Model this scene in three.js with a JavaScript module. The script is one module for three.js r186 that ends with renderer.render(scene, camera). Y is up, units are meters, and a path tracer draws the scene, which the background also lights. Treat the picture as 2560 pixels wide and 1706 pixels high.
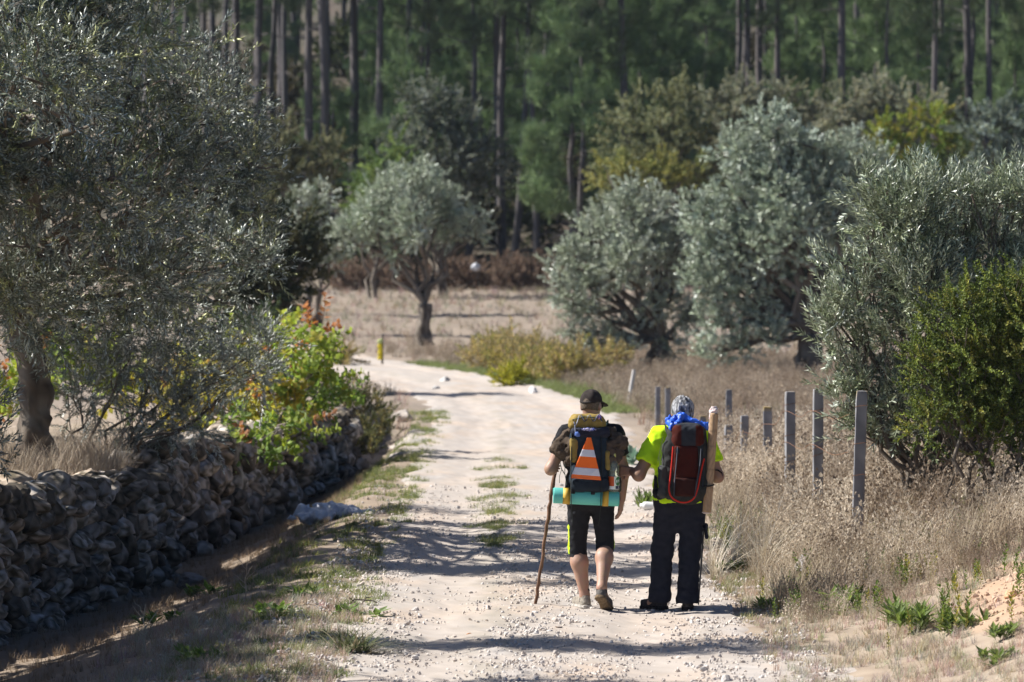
import * as THREE from 'three';
import { Sky } from 'three/addons/objects/Sky.js';
import { mergeGeometries } from 'three/addons/utils/BufferGeometryUtils.js';
import { createNoise3D } from 'simplex-noise';

// ---------------------------------------------------------------- camera, sky, sun, exposure
const EYE = 2.91, F = 11130;                                   // eye height above the track; focal length in photo pixels
const scene = new THREE.Scene();
const camera = new THREE.PerspectiveCamera(2 * Math.atan(853 / F) * 180 / Math.PI, 1024 / 682, 1, 1500);
camera.position.set(0, EYE, 0);
camera.rotation.x = -Math.atan(253 / F);
camera.focus = 35.2;
camera.userData.fStop = 4.0;

const SUN_EL = 42 * Math.PI / 180, SUN_AZ = 8 * Math.PI / 180;   // sun stands on the left, a little beyond the walkers
const sunDir = new THREE.Vector3(-Math.cos(SUN_EL) * Math.cos(SUN_AZ), Math.sin(SUN_EL), -Math.cos(SUN_EL) * Math.sin(SUN_AZ));
const sky = new Sky();
sky.name = 'sky';
sky.scale.setScalar(1400);
sky.userData.kind = 'structure';
Object.assign(sky.material.uniforms.sunPosition.value, sunDir);
sky.material.uniforms.turbidity.value = 1.6;
sky.material.uniforms.rayleigh.value = 0.75;
sky.material.uniforms.mieCoefficient.value = 0.002;
scene.add(sky);
scene.environmentIntensity = 0.1;

const sun = new THREE.DirectionalLight(new THREE.Color(1, 0.968, 0.915), 5.0);
sun.position.copy(sunDir).multiplyScalar(150).add(new THREE.Vector3(0, 0, -60));
sun.target.position.set(0, 0, -60);
sun.castShadow = true;
sun.shadow.mapSize.set(4096, 4096);
Object.assign(sun.shadow.camera, { left: -90, right: 90, top: 90, bottom: -90, near: 1, far: 400 });
scene.add(sun, sun.target);

const renderer = new THREE.WebGLRenderer({ antialias: true });
renderer.toneMapping = THREE.LinearToneMapping;
renderer.toneMappingExposure = 1.86;
renderer.shadowMap.enabled = true;

// ---------------------------------------------------------------- helpers
function rng(seed) { let a = seed >>> 0; return () => { a |= 0; a = a + 0x6D2B79F5 | 0; let t = Math.imul(a ^ a >>> 15, 1 | a); t = t + Math.imul(t ^ t >>> 7, 61 | t) ^ t; return ((t ^ t >>> 14) >>> 0) / 4294967296; }; }
const noise = createNoise3D(rng(7));
const fbm = (x, y, z, o = 3) => { let s = 0, a = 0.5; for (let i = 0; i < o; i++) { s += a * noise(x, y, z); x *= 2.03; y *= 2.03; z *= 2.03; a *= 0.5; } return s; };
const clamp = (x, a = 0, b = 1) => Math.min(b, Math.max(a, x));
const smooth = (a, b, x) => { const t = clamp((x - a) / (b - a)); return t * t * (3 - 2 * t); };
const lerp = (a, b, t) => a + (b - a) * t;
const mix3 = (a, b, t) => [lerp(a[0], b[0], t), lerp(a[1], b[1], t), lerp(a[2], b[2], t)];
const V = (x, y, z) => new THREE.Vector3(x, y, z);
const gx = (px, d) => (px - 1280) / F * d;                         // metres left or right of the lens axis at a distance
const gy = (py, d) => EYE - (py - 600) / F * d;                    // metres above the track at a distance
const at = (px, py, d) => V(gx(px, d), gy(py, d), -d);

const taken = {};
function numbered(name) { const n = taken[name] = (taken[name] ?? -1) + 1; return n ? `${name}_${String(n).padStart(3, '0')}` : name; }
function shadows(m) { m.castShadow = m.receiveShadow = true; return m; }
function tag(o, label, category, group, kind) { o.userData.label = label; if (category) o.userData.category = category; if (group) o.userData.group = group; if (kind) o.userData.kind = kind; return o; }
function part(name, geo, mat, parent) { const m = shadows(new THREE.Mesh(geo, mat)); m.name = name; parent.add(m); return m; }
function thing(name, label, category, pos = V(0, 0, 0), group) { const g = new THREE.Group(); g.name = numbered(name); g.position.copy(pos); scene.add(g); return tag(g, label, category, group); }
function solo(name, geo, mat, label, category, pos = V(0, 0, 0), group, kind) { const m = part(numbered(name), geo, mat, scene); m.position.copy(pos); return tag(m, label, category, group, kind); }
function copyOf(o, label, pos, turn, s = 1) { const c = o.clone(); c.name = numbered(o.name.replace(/_\d{3}$/, '')); c.userData = { ...o.userData, label }; c.position.copy(pos); c.rotation.y = turn; c.scale.setScalar(s); scene.add(c); return c; }

const M = (o) => new THREE.MeshStandardMaterial({ vertexColors: true, roughness: 0.9, ...o });
const solid = (r, g, b, roughness = 0.85, o = {}) => new THREE.MeshStandardMaterial({ color: new THREE.Color().setRGB(r, g, b), roughness, ...o });
const leafy = (t = 0.35) => new THREE.MeshPhysicalMaterial({ vertexColors: true, roughness: 0.92, transmission: t, thickness: 0, side: THREE.DoubleSide, specularIntensity: 0.6 });
const MAT = {
  painted: M({}), plain: M({}), bark: M({ roughness: 0.95 }), stone: M({ roughness: 0.92 }), cloth: new THREE.MeshPhysicalMaterial({ vertexColors: true, roughness: 0.95, specularIntensity: 0.35 }), skin: M({ roughness: 0.55 }),
  olive: new THREE.MeshPhysicalMaterial({ vertexColors: true, roughness: 0.36, ior: 1.55, side: THREE.DoubleSide }), pine: leafy(0.25), oak: leafy(0.3), vine: leafy(0.55), grass: leafy(0.35), dry: leafy(0.3), needle: leafy(0.2),
};

// geometry from loose triangles with colours
class Tri {
  constructor() { this.p = []; this.c = []; }
  tri(a, b, c, col) { for (const v of [a, b, c]) { this.p.push(v.x, v.y, v.z); this.c.push(col[0], col[1], col[2]); } }
  quad(a, b, c, d, col) { this.tri(a, b, c, col); this.tri(a, c, d, col); }
  geo() { const g = new THREE.BufferGeometry(); g.setAttribute('position', new THREE.Float32BufferAttribute(this.p, 3)); g.setAttribute('color', new THREE.Float32BufferAttribute(this.c, 3)); g.computeVertexNormals(); return g; }
}
function paint(geo, fn) { const p = geo.attributes.position, c = new Float32Array(p.count * 3); for (let i = 0; i < p.count; i++) c.set(fn(p.getX(i), p.getY(i), p.getZ(i), i), i * 3); geo.setAttribute('color', new THREE.BufferAttribute(c, 3)); return geo; }
function merge(list) { return mergeGeometries(list.map((g) => { const n = g.index ? g.toNonIndexed() : g; for (const k of Object.keys(n.attributes)) if (!['position', 'normal', 'color'].includes(k)) n.deleteAttribute(k); return n; })); }

// tapered limb along points; col(x,y,z) or a colour
function limb(pts, radii, col, seg = 7, rough = 0, flat = 1) {
  const P = [], C = [], I = [], n = pts.length; let up = V(0.13, 0.31, 0.94);
  for (let i = 0; i < n; i++) {
    const t = pts[Math.min(n - 1, i + 1)].clone().sub(pts[Math.max(0, i - 1)]).normalize();
    const u = up.clone().sub(t.clone().multiplyScalar(up.dot(t))).normalize(), w = t.clone().cross(u); up = u;
    for (let k = 0; k < seg; k++) {
      const a = k / seg * Math.PI * 2, r = radii[i] * (1 + (rough ? rough * fbm(pts[i].x * 4 + Math.cos(a) * 1.2, pts[i].y * 4, pts[i].z * 4 + Math.sin(a) * 1.2) : 0));
      const q = pts[i].clone().addScaledVector(u, Math.cos(a) * r).addScaledVector(w, Math.sin(a) * r * flat);
      P.push(q.x, q.y, q.z); C.push(...(typeof col === 'function' ? col(q.x, q.y, q.z) : col));
    }
  }
  for (let i = 0; i < n - 1; i++) for (let k = 0; k < seg; k++) { const a = i * seg + k, b = i * seg + (k + 1) % seg; I.push(a, b, a + seg, b, b + seg, a + seg); }
  for (const e of [0, n - 1]) { const c = P.length / 3; P.push(pts[e].x, pts[e].y, pts[e].z); C.push(...(typeof col === 'function' ? col(pts[e].x, pts[e].y, pts[e].z) : col)); for (let k = 0; k < seg; k++) { const a = e * seg + k, b = e * seg + (k + 1) % seg; e ? I.push(a, b, c) : I.push(b, a, c); } }
  const g = new THREE.BufferGeometry(); g.setAttribute('position', new THREE.Float32BufferAttribute(P, 3)); g.setAttribute('color', new THREE.Float32BufferAttribute(C, 3)); g.setIndex(I); g.computeVertexNormals(); return g;
}
function bent(a, b, n, wob, rand) { const out = []; for (let i = 0; i <= n; i++) { const t = i / n, p = a.clone().lerp(b, t), k = Math.sin(t * Math.PI) * wob; p.x += (rand() - 0.5) * k * 2; p.y += (rand() - 0.3) * k; p.z += (rand() - 0.5) * k * 2; out.push(p); } return out; }
const taper = (n, r0, r1) => Array.from({ length: n }, (_, i) => lerp(r0, r1, i / (n - 1)));

// surface of a distance field (naive surface nets)
function nets(f, lo, hi, cell, col) {
  const n = [0, 1, 2].map((k) => Math.ceil((hi[k] - lo[k]) / cell) + 1), [nx, ny, nz] = n, v = new Float32Array(nx * ny * nz), id = new Int32Array(nx * ny * nz).fill(-1), P = [], I = [];
  for (let k = 0, m = 0; k < nz; k++) for (let j = 0; j < ny; j++) for (let i = 0; i < nx; i++, m++) v[m] = f(lo[0] + i * cell, lo[1] + j * cell, lo[2] + k * cell);
  const sx = 1, sy = nx, sz = nx * ny, off = [0, sx, sy, sx + sy, sz, sx + sz, sy + sz, sx + sy + sz];
  const edges = [[0, 1], [2, 3], [4, 5], [6, 7], [0, 2], [1, 3], [4, 6], [5, 7], [0, 4], [1, 5], [2, 6], [3, 7]];
  for (let k = 0; k < nz - 1; k++) for (let j = 0; j < ny - 1; j++) for (let i = 0; i < nx - 1; i++) {
    const m = i + j * sy + k * sz; let mask = 0;
    for (let c = 0; c < 8; c++) if (v[m + off[c]] < 0) mask |= 1 << c;
    if (mask === 0 || mask === 255) continue;
    let x = 0, y = 0, z = 0, cnt = 0;
    for (const [a, b] of edges) { const va = v[m + off[a]], vb = v[m + off[b]]; if ((va < 0) === (vb < 0)) continue; const t = va / (va - vb); x += lerp(a & 1, b & 1, t); y += lerp(a >> 1 & 1, b >> 1 & 1, t); z += lerp(a >> 2 & 1, b >> 2 & 1, t); cnt++; }
    id[m] = P.length / 3; P.push(lo[0] + (i + x / cnt) * cell, lo[1] + (j + y / cnt) * cell, lo[2] + (k + z / cnt) * cell);
  }
  const face = (a, b, c, d, flip) => { if (a < 0 || b < 0 || c < 0 || d < 0) return; flip ? I.push(a, c, b, a, d, c) : I.push(a, b, c, a, c, d); };
  for (let k = 1; k < nz - 1; k++) for (let j = 1; j < ny - 1; j++) for (let i = 1; i < nx - 1; i++) {
    const m = i + j * sy + k * sz, s = v[m] < 0;
    if (s !== v[m + sx] < 0) face(id[m - sy - sz], id[m - sz], id[m], id[m - sy], !s);
    if (s !== v[m + sy] < 0) face(id[m - sx - sz], id[m - sx], id[m], id[m - sz], !s);
    if (s !== v[m + sz] < 0) face(id[m - sx - sy], id[m - sy], id[m], id[m - sx], !s);
  }
  const g = new THREE.BufferGeometry(); g.setAttribute('position', new THREE.Float32BufferAttribute(P, 3)); g.setIndex(I); g.computeVertexNormals();
  return paint(g, typeof col === 'function' ? col : () => col);
}
const cone = (a, ra, b, rb, fz = 1) => { const bx = b[0] - a[0], by = b[1] - a[1], bz = (b[2] - a[2]) / fz, l = bx * bx + by * by + bz * bz || 1e-9; return (x, y, z) => { const px = x - a[0], py = y - a[1], pz = (z - a[2]) / fz, t = clamp((px * bx + py * by + pz * bz) / l); return Math.hypot(px - bx * t, py - by * t, pz - bz * t) - lerp(ra, rb, t); }; };
const ball = (c, r) => (x, y, z) => { const k = Math.hypot((x - c[0]) / r[0], (y - c[1]) / r[1], (z - c[2]) / r[2]); return (k - 1) * Math.min(r[0], r[1], r[2]); };
const rbox = (c, h, r) => (x, y, z) => { const qx = Math.abs(x - c[0]) - h[0] + r, qy = Math.abs(y - c[1]) - h[1] + r, qz = Math.abs(z - c[2]) - h[2] + r; return Math.hypot(Math.max(qx, 0), Math.max(qy, 0), Math.max(qz, 0)) + Math.min(Math.max(qx, qy, qz), 0) - r; };
const smin = (a, b, k) => { const h = Math.max(k - Math.abs(a - b), 0) / k; return Math.min(a, b) - h * h * k * 0.25; };
const union = (list, k = 0.03) => (x, y, z) => { let d = 9; for (const f of list) d = smin(d, f(x, y, z), k); return d; };
const cut = (f, p, nrm) => (x, y, z) => Math.max(f(x, y, z), (x - p[0]) * nrm[0] + (y - p[1]) * nrm[1] + (z - p[2]) * nrm[2]);
const wrinkle = (f, amp, s, seed = 0, sy = 1) => (x, y, z) => { const d = f(x, y, z); return d > 0.06 ? d : d + amp * fbm(x * s + seed, y * s * sy, z * s, 2); };

// ---------------------------------------------------------------- lie of the land
const roadC = (d) => d < 70 ? 0.25 : 0.25 - (d - 70) ** 2 * 0.0036;
const roadHalf = (d) => 1.5 + (d > 60 && d < 72 ? 0.45 * smooth(72, 66, d) : 0) + 0.16 * noise(d * 0.35, 3, 0) + 0.1 * noise(d * 1.3, 9, 0);
const WALLS = [[30, -5.2], [38, -4.62], [46, -3.47], [48, -3.75], [62, -2.2], [70, -1.85], [80, -2.2], [95, -6], [130, -30]];
function wallX(d) { for (let i = 1; i < WALLS.length; i++) if (d < WALLS[i][0]) { const [a, x0] = WALLS[i - 1], [b, x1] = WALLS[i]; return lerp(x0, x1, clamp((d - a) / (b - a))); } return -30; }
const terrace = (d) => 0.45 * (1 - smooth(62, 84, d));
const ditch = (d) => 0.6 * (1 - smooth(50, 76, d)) * smooth(14, 30, d);
function H(x, d) {
  let h = 0;
  const w = wallX(d), edge = roadC(d) - 1.75;
  if (x < edge) h -= ditch(d) * smooth(edge, w + 0.2, x);
  if (x < w - 0.15) h = lerp(h, terrace(d), smooth(w - 0.15, w - 0.5, x));
  h += 0.78 * smooth(1.9, 5.2, x) * (1 - smooth(44, 62, d));
  const onRoad = smooth(1.7, 1.2, Math.abs(x - roadC(d)));
  h += 0.02 * fbm(x * 0.9, d * 0.5, 1) + (1 - onRoad) * (0.06 * fbm(x * 0.7, d * 0.6, 4) + 0.03 * fbm(x * 2.6, d * 2.6, 5));
  h += onRoad * (-0.03 * (Math.exp(-(((x - roadC(d) - 0.75) / 0.28) ** 2)) + Math.exp(-(((x - roadC(d) + 0.75) / 0.28) ** 2))) + 0.012 * fbm(x * 3, d * 2, 8));
  h += 1.3 * smooth(100, 150, d) + Math.max(0, d - 150) * 0.14;
  return h;
}
const bareSoil = (x, d) => clamp(Math.max(1.25 - Math.hypot((x - 4.0) / 0.75, (d - 31.2) / 2.3), 1.2 - Math.hypot((x - 3.4) / 0.5, (d - 37.6) / 1.3)) * 2.2 + 0.9 * fbm(x * 2.2, d * 1.1, 70));
const ground = (x, d, lift = 0) => V(x, H(x, d) + lift, -d);

// ---------------------------------------------------------------- ground and track
{
  const ds = []; for (let d = -40; d < 26; d += 3) ds.push(d); for (let d = 26; d < 64; d += 0.16) ds.push(d); for (let d = 64; d < 125; d += 0.6) ds.push(d); for (let d = 125; d < 620; d += 5) ds.push(d);
  const xs = []; for (let x = 7; x < 520; x = x * 1.13 + 0.1) xs.push(x), xs.unshift(-x); for (let x = -6.9; x < 6.9; x += 0.13) xs.push(x); xs.sort((a, b) => a - b);
  const P = [], C = [], I = [];
  for (const d of ds) for (const x of xs) {
    P.push(x, H(x, d), -d);
    const n = fbm(x * 1.1, d * 0.8, 20), m = fbm(x * 5, d * 5, 21), w = wallX(d);
    let c = mix3([0.28, 0.21, 0.15], [0.33, 0.265, 0.2], clamp(0.5 + n + 0.5 * m));
    if (x > 1.6) c = mix3(c, [0.42, 0.255, 0.15], 0.6 * bareSoil(x, d));
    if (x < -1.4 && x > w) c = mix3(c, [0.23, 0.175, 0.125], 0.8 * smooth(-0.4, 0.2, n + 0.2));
    if (d > 60) c = mix3(c, mix3([0.26, 0.205, 0.155], [0.21, 0.168, 0.128], clamp(0.5 + 1.4 * fbm(x * 0.15, d * 0.12, 30))), smooth(60, 75, d));
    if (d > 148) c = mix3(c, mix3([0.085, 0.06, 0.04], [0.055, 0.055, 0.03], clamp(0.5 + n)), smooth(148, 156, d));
    c = c.map((v) => v * (1 + 0.25 * m)); C.push(...c);
  }
  const nx = xs.length;
  for (let j = 0; j < ds.length - 1; j++) for (let i = 0; i < nx - 1; i++) { const a = j * nx + i; I.push(a, a + 1, a + nx, a + 1, a + nx + 1, a + nx); }
  const g = new THREE.BufferGeometry(); g.setAttribute('position', new THREE.Float32BufferAttribute(P, 3)); g.setAttribute('color', new THREE.Float32BufferAttribute(C, 3)); g.setIndex(I); g.computeVertexNormals();
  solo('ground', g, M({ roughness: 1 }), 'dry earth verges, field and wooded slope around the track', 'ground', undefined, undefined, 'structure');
}
{
  const P = [], C = [], I = [], nu = 52; let rows = 0;
  for (let d = 6; d < 116; d += d < 62 ? 0.12 : 0.5) {
    const hw = roadHalf(d < 60 ? d + 200 : d) + 0.12, hr = roadHalf(d + 37 > 66 && d < 35 ? d + 37 : d + 137) + 0.12; rows++;
    for (let i = 0; i <= nu; i++) {
      const u = i / nu * 2 - 1, x = roadC(d) + u * (u < 0 ? hw : hr), e = smooth(1, 0.88, Math.abs(u));
      const lump = 0.012 * fbm(x * 9, d * 9, 40) + 0.01 * fbm(x * 2.2, d * 1.4, 41);
      P.push(x, H(x, d) - 0.04 + e * (0.055 + lump), -d);
      const n = fbm(x * 0.9, d * 0.35, 42), m = fbm(x * 7, d * 7, 43), f = fbm(x * 23, d * 23, 44, 2);
      let c = mix3([0.40, 0.35, 0.305], [0.43, 0.34, 0.265], smooth(-0.05, 0.45, n));
      c = mix3(c, [0.39, 0.36, 0.335], 0.6 * smooth(0.05, 0.4, fbm(x * 1.3, d * 0.7, 47)));
      { const rut = Math.exp(-(((x - roadC(d) - 0.72) / 0.3) ** 2)) + Math.exp(-(((x - roadC(d) + 0.72) / 0.3) ** 2)); c = mix3(c, [0.45, 0.385, 0.33], 0.6 * clamp(rut + 0.5 * n)); c = mix3(c, [0.29, 0.255, 0.2], 0.55 * Math.exp(-(((x - roadC(d) + 0.4) / 0.22) ** 2)) * smooth(-0.1, 0.3, fbm(x * 3, d * 0.6, 49) + 0.1)); }
      c = mix3(c, [0.30, 0.24, 0.18], 0.4 * smooth(0.15, 0.5, m) * (1 - smooth(60, 80, d)));
      C.push(...c.map((v) => v * (1 + 0.16 * m + 0.2 * f)));
    }
  }
  for (let j = 0; j < rows - 1; j++) for (let i = 0; i < nu; i++) { const a = j * (nu + 1) + i; I.push(a, a + 1, a + nu + 1, a + 1, a + nu + 2, a + nu + 1); }
  const g = new THREE.BufferGeometry(); g.setAttribute('position', new THREE.Float32BufferAttribute(P, 3)); g.setAttribute('color', new THREE.Float32BufferAttribute(C, 3)); g.setIndex(I); g.computeVertexNormals();
  solo('dirt_road', g, M({ roughness: 1 }), 'pale gravel track curving away to the left', 'road', undefined, undefined, 'structure');
}

// many copies of one small shape that nobody could count
const dummy = new THREE.Object3D(), tintColor = new THREE.Color();
function scatter(name, geo, mat, spots, parent, label, category) {
  const m = shadows(new THREE.InstancedMesh(geo, mat, spots.length));
  spots.forEach((s, i) => {
    dummy.position.copy(s.p); if (s.q) dummy.quaternion.copy(s.q); else dummy.rotation.set(s.rx || 0, s.ry || 0, s.rz || 0);
    if (s.sc) dummy.scale.copy(s.sc); else dummy.scale.setScalar(s.s || 1);
    dummy.updateMatrix(); m.setMatrixAt(i, dummy.matrix);
    const t = s.t || [1, 1, 1]; m.setColorAt(i, tintColor.setRGB(t[0], t[1], t[2]));
  });
  m.name = parent ? name : numbered(name); m.userData.kind = 'stuff'; (parent || scene).add(m);
  if (label) tag(m, label, category);
  return m;
}
function stoneGeo(seed, detail, amp = 0.3) {
  const g = new THREE.IcosahedronGeometry(1, detail), p = g.attributes.position;
  const R = rng(seed * 101 + 3), cuts = []; for (let k = 0; k < 9; k++) { const n = V(R() - 0.5, R() - 0.5, R() - 0.5).normalize(); cuts.push([n, 0.6 + 0.28 * R()]); }
  for (let i = 0; i < p.count; i++) { const q = V(p.getX(i), p.getY(i), p.getZ(i)).normalize(); let r = 1.12; for (const [n, k] of cuts) { const c = q.dot(n); if (c > 0.05) r = Math.min(r, k / c); } r *= 1 + amp * 0.4 * noise(q.x * 1.3 + seed * 7.3, q.y * 1.3, q.z * 1.3) + amp * 0.22 * noise(q.x * 4, q.y * 4 + seed, q.z * 4); p.setXYZ(i, q.x * r, q.y * r, q.z * r); }
  g.deleteAttribute('uv'); g.computeVertexNormals(); return g;
}
{
  const R = rng(11), spots = [];
  const geo = paint(stoneGeo(3, 1, 0.35), () => [1, 1, 1]);
  for (let i = 0; i < 48000; i++) {
    const d = 26.5 + 26 * R() ** 1.7, u = (R() * 2 - 1) * 1.2, x = roadC(d) + u * 1.6, dense = fbm(x * 1.2, d * 0.6, 50) + 0.25 - (d > 44 ? 0.25 : 0);
    const rut = Math.exp(-(((x - roadC(d) - 0.72) / 0.3) ** 2)) + Math.exp(-(((x - roadC(d) + 0.72) / 0.3) ** 2)); if (R() > (0.34 + dense * 1.5) * (1 - 0.72 * rut)) continue;
    const s = 0.004 + 0.011 * R() ** 2.8 + (R() < 0.02 ? 0.016 * R() : 0), b = 0.45 + 0.14 * R();
    const warm = R();
    spots.push({ p: V(x, H(x, d) + 0.014 + s * 0.25, -d), rx: R() * 6, ry: R() * 6, rz: R() * 6, sc: V(s * (0.8 + R()), s * (0.5 + 0.5 * R()), s * (0.8 + R())), t: [b * 1.02, b * lerp(0.95, 0.87, warm), b * lerp(0.89, 0.74, warm)] });
  }
  for (let i = 0; i < 5000; i++) { const d = 27.5 + 11 * R(), x = 2.6 + 2.4 * R(); if (R() > bareSoil(x, d)) continue; const s = 0.006 + 0.02 * R() ** 3, b = 0.36 + 0.14 * R(); spots.push({ p: V(x, H(x, d) + s * 0.2, -d), rx: R() * 6, ry: R() * 6, rz: R() * 6, sc: V(s * (0.8 + R()), s * (0.6 + 0.5 * R()), s * (0.8 + R())), t: [b * 1.15, b * 0.8, b * 0.56] }); }
  for (let i = 0; i < 2600; i++) { const d = 26.8 + 9 * R(), x = -1.1 - 1.6 * R() ** 1.6, s = 0.006 + 0.016 * R() ** 3, b = 0.4 + 0.16 * R(); spots.push({ p: V(x, H(x, d) + s * 0.2, -d), rx: R() * 6, ry: R() * 6, rz: R() * 6, sc: V(s * (0.8 + R()), s * (0.6 + 0.5 * R()), s * (0.8 + R())), t: [b, b * 0.9, b * 0.78] }); }
  scatter('gravel', geo, MAT.stone, spots, null, 'loose pale limestone gravel strewn over the track', 'gravel');
}

// ---------------------------------------------------------------- drystone walls
const stoneShapes = [0, 1, 2, 3, 4, 5, 6, 7].map((s) => paint(stoneGeo(s + 20, 2, 0.26), (x, y, z) => { const n = fbm(x * 1.6 + s * 9, y * 1.6, z * 1.6), f = fbm(x * 5, y * 5 + s, z * 5); let c = mix3([0.34, 0.29, 0.24], [0.74, 0.71, 0.68], clamp(0.55 + 1.6 * n)); c = mix3(c, [0.075, 0.068, 0.04], smooth(-0.06, 0.07, fbm(x * 1.3, y * 1.3 + s * 3, z * 1.3 + 5)) * 0.92); return c.map((v) => v * (1 + 0.5 * f)); }));
const stoneTints = [[0.92, 0.87, 0.81], [0.78, 0.67, 0.55], [0.5, 0.47, 0.44], [0.26, 0.225, 0.18]].map((c) => M({ roughness: 0.95, color: new THREE.Color().setRGB(...c) }));
function drystone(label, d0, x0, d1, x1, base, top, stoneW, stoneH, seed) {
  const R = rng(seed), L = Math.hypot(d1 - d0, x1 - x0), along = V((x1 - x0) / L, 0, -(d1 - d0) / L), out = V(-along.z, 0, along.x).multiplyScalar(1);   // out points to the track
  if (out.x < 0) out.negate();
  const t = thing('stone_wall', label, 'wall', V(x0, 0, -d0));
  const at2 = (s, h, o) => along.clone().multiplyScalar(s).addScaledVector(out, o).add(V(0, h, 0));
  const T = new Tri(), earth = [0.085, 0.068, 0.05], n = 40;
  for (let i = 0; i < n; i++) { const s0 = L * i / n, s1 = L * (i + 1) / n, f0 = i / n, f1 = (i + 1) / n, b0 = base(f0) - 0.3, b1 = base(f1) - 0.3, h0 = top(f0) - 0.12 + 0.03 * noise(s0, seed, 0), h1 = top(f1) - 0.12 + 0.03 * noise(s1, seed, 0);
    T.quad(at2(s0, b0, -0.04), at2(s1, b1, -0.04), at2(s1, h1, -0.16), at2(s0, h0, -0.16), earth); T.quad(at2(s0, h0, -0.16), at2(s1, h1, -0.16), at2(s1, h1, -0.62), at2(s0, h0, -0.62), [0.2, 0.16, 0.115]); T.quad(at2(s0, h0, -0.62), at2(s1, h1, -0.62), at2(s1, b1, -0.66), at2(s0, b0, -0.66), earth); }
  for (const [s, f, flip] of [[0, 0, 0], [L, 1, 1]]) T.quad(at2(s, base(f) - 0.3, -0.04), at2(s, top(f) - 0.12, -0.16), at2(s, top(f) - 0.12, -0.62), at2(s, base(f) - 0.3, -0.66), earth);
  part('rubble_core', T.geo(), MAT.painted, t);
  const stones = [];
  const put = (s, h, o, w, hh, dp) => { const m = new THREE.Object3D(); stones.push(m); m.shape = R() * 8 | 0; m.tint = R() < 0.3 ? 3 : R() * 3 | 0; m.position.copy(at2(s, h, o)); m.quaternion.setFromRotationMatrix(new THREE.Matrix4().makeBasis(along, V(0, 1, 0), along.clone().cross(V(0, 1, 0)))); m.rotateZ((R() - 0.5) * 0.9); m.rotateY((R() - 0.5) * 0.9); m.rotateX((R() - 0.5) * 0.8); m.scale.set(w * 0.6, hh * 0.62, dp); m.size = w * hh * (1 + 0.5 * s / L) * (h > top(s / L) - 0.2 ? 2 : 1); };
  for (let s = 0.05, i = 0; s < L; i++) { const w = stoneW * (0.8 + 0.5 * R()); for (const o of [-0.2, -0.45]) put(s + w / 2, top(s / L) - 0.1 + 0.07 * R(), o + 0.08 * (R() - 0.5), w * (0.9 + 0.4 * R()), stoneH * (0.8 + 0.6 * R()), 0.15 + 0.06 * R()); s += w; }
  for (let row = 0; row < 16; row++) for (let s = 0; s < L;) { const f = s / L, w = stoneW * (0.5 + 1.1 * R()), h = base(f) + stoneH * (row + 0.4); if (h < top(f) - 0.06) put(s + w / 2, h + (R() - 0.5) * stoneH * 0.35, -0.03 - 0.1 * (h - base(f)) / (top(f) - base(f)) + 0.13 * (R() - 0.5), w * (0.8 + 0.3 * R()), stoneH * (0.6 + 0.9 * R()), 0.12 + 0.07 * R()); s += w * 0.94; }
  stones.sort((a, b) => b.size - a.size);
  stones.slice(0, 296).forEach((o) => { const m = part('stone', stoneShapes[o.shape], stoneTints[o.tint], t); m.position.copy(o.position); m.quaternion.copy(o.quaternion); m.scale.copy(o.scale); });
  const rest = stones.slice(296); if (rest.length) scatter('small_stones', stoneShapes[3], stoneTints[0], rest.map((o) => ({ p: o.position, q: o.quaternion, sc: o.scale, t: [[0.9, 0.9, 0.9], [0.9, 0.78, 0.66], [0.6, 0.6, 0.6], [0.35, 0.3, 0.24]][o.tint] })), t);
  return t;
}
drystone('low drystone wall of mossy limestone nearest the big olive trunk, sunlit on top', 37.2, -4.72, 46, -3.47, () => -0.66, (f) => lerp(0.78, 0.5, f) + 0.05 * noise(f * 9, 1, 1), 0.25, 0.14, 5);
drystone('shaded drystone wall running on under the yellow-green vine', 47.6, -3.78, 62, -2.2, (f) => lerp(-0.66, -0.3, f), (f) => lerp(0.64, 0.46, f) + 0.06 * noise(f * 14, 2, 1), 0.34, 0.17, 6);

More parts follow.
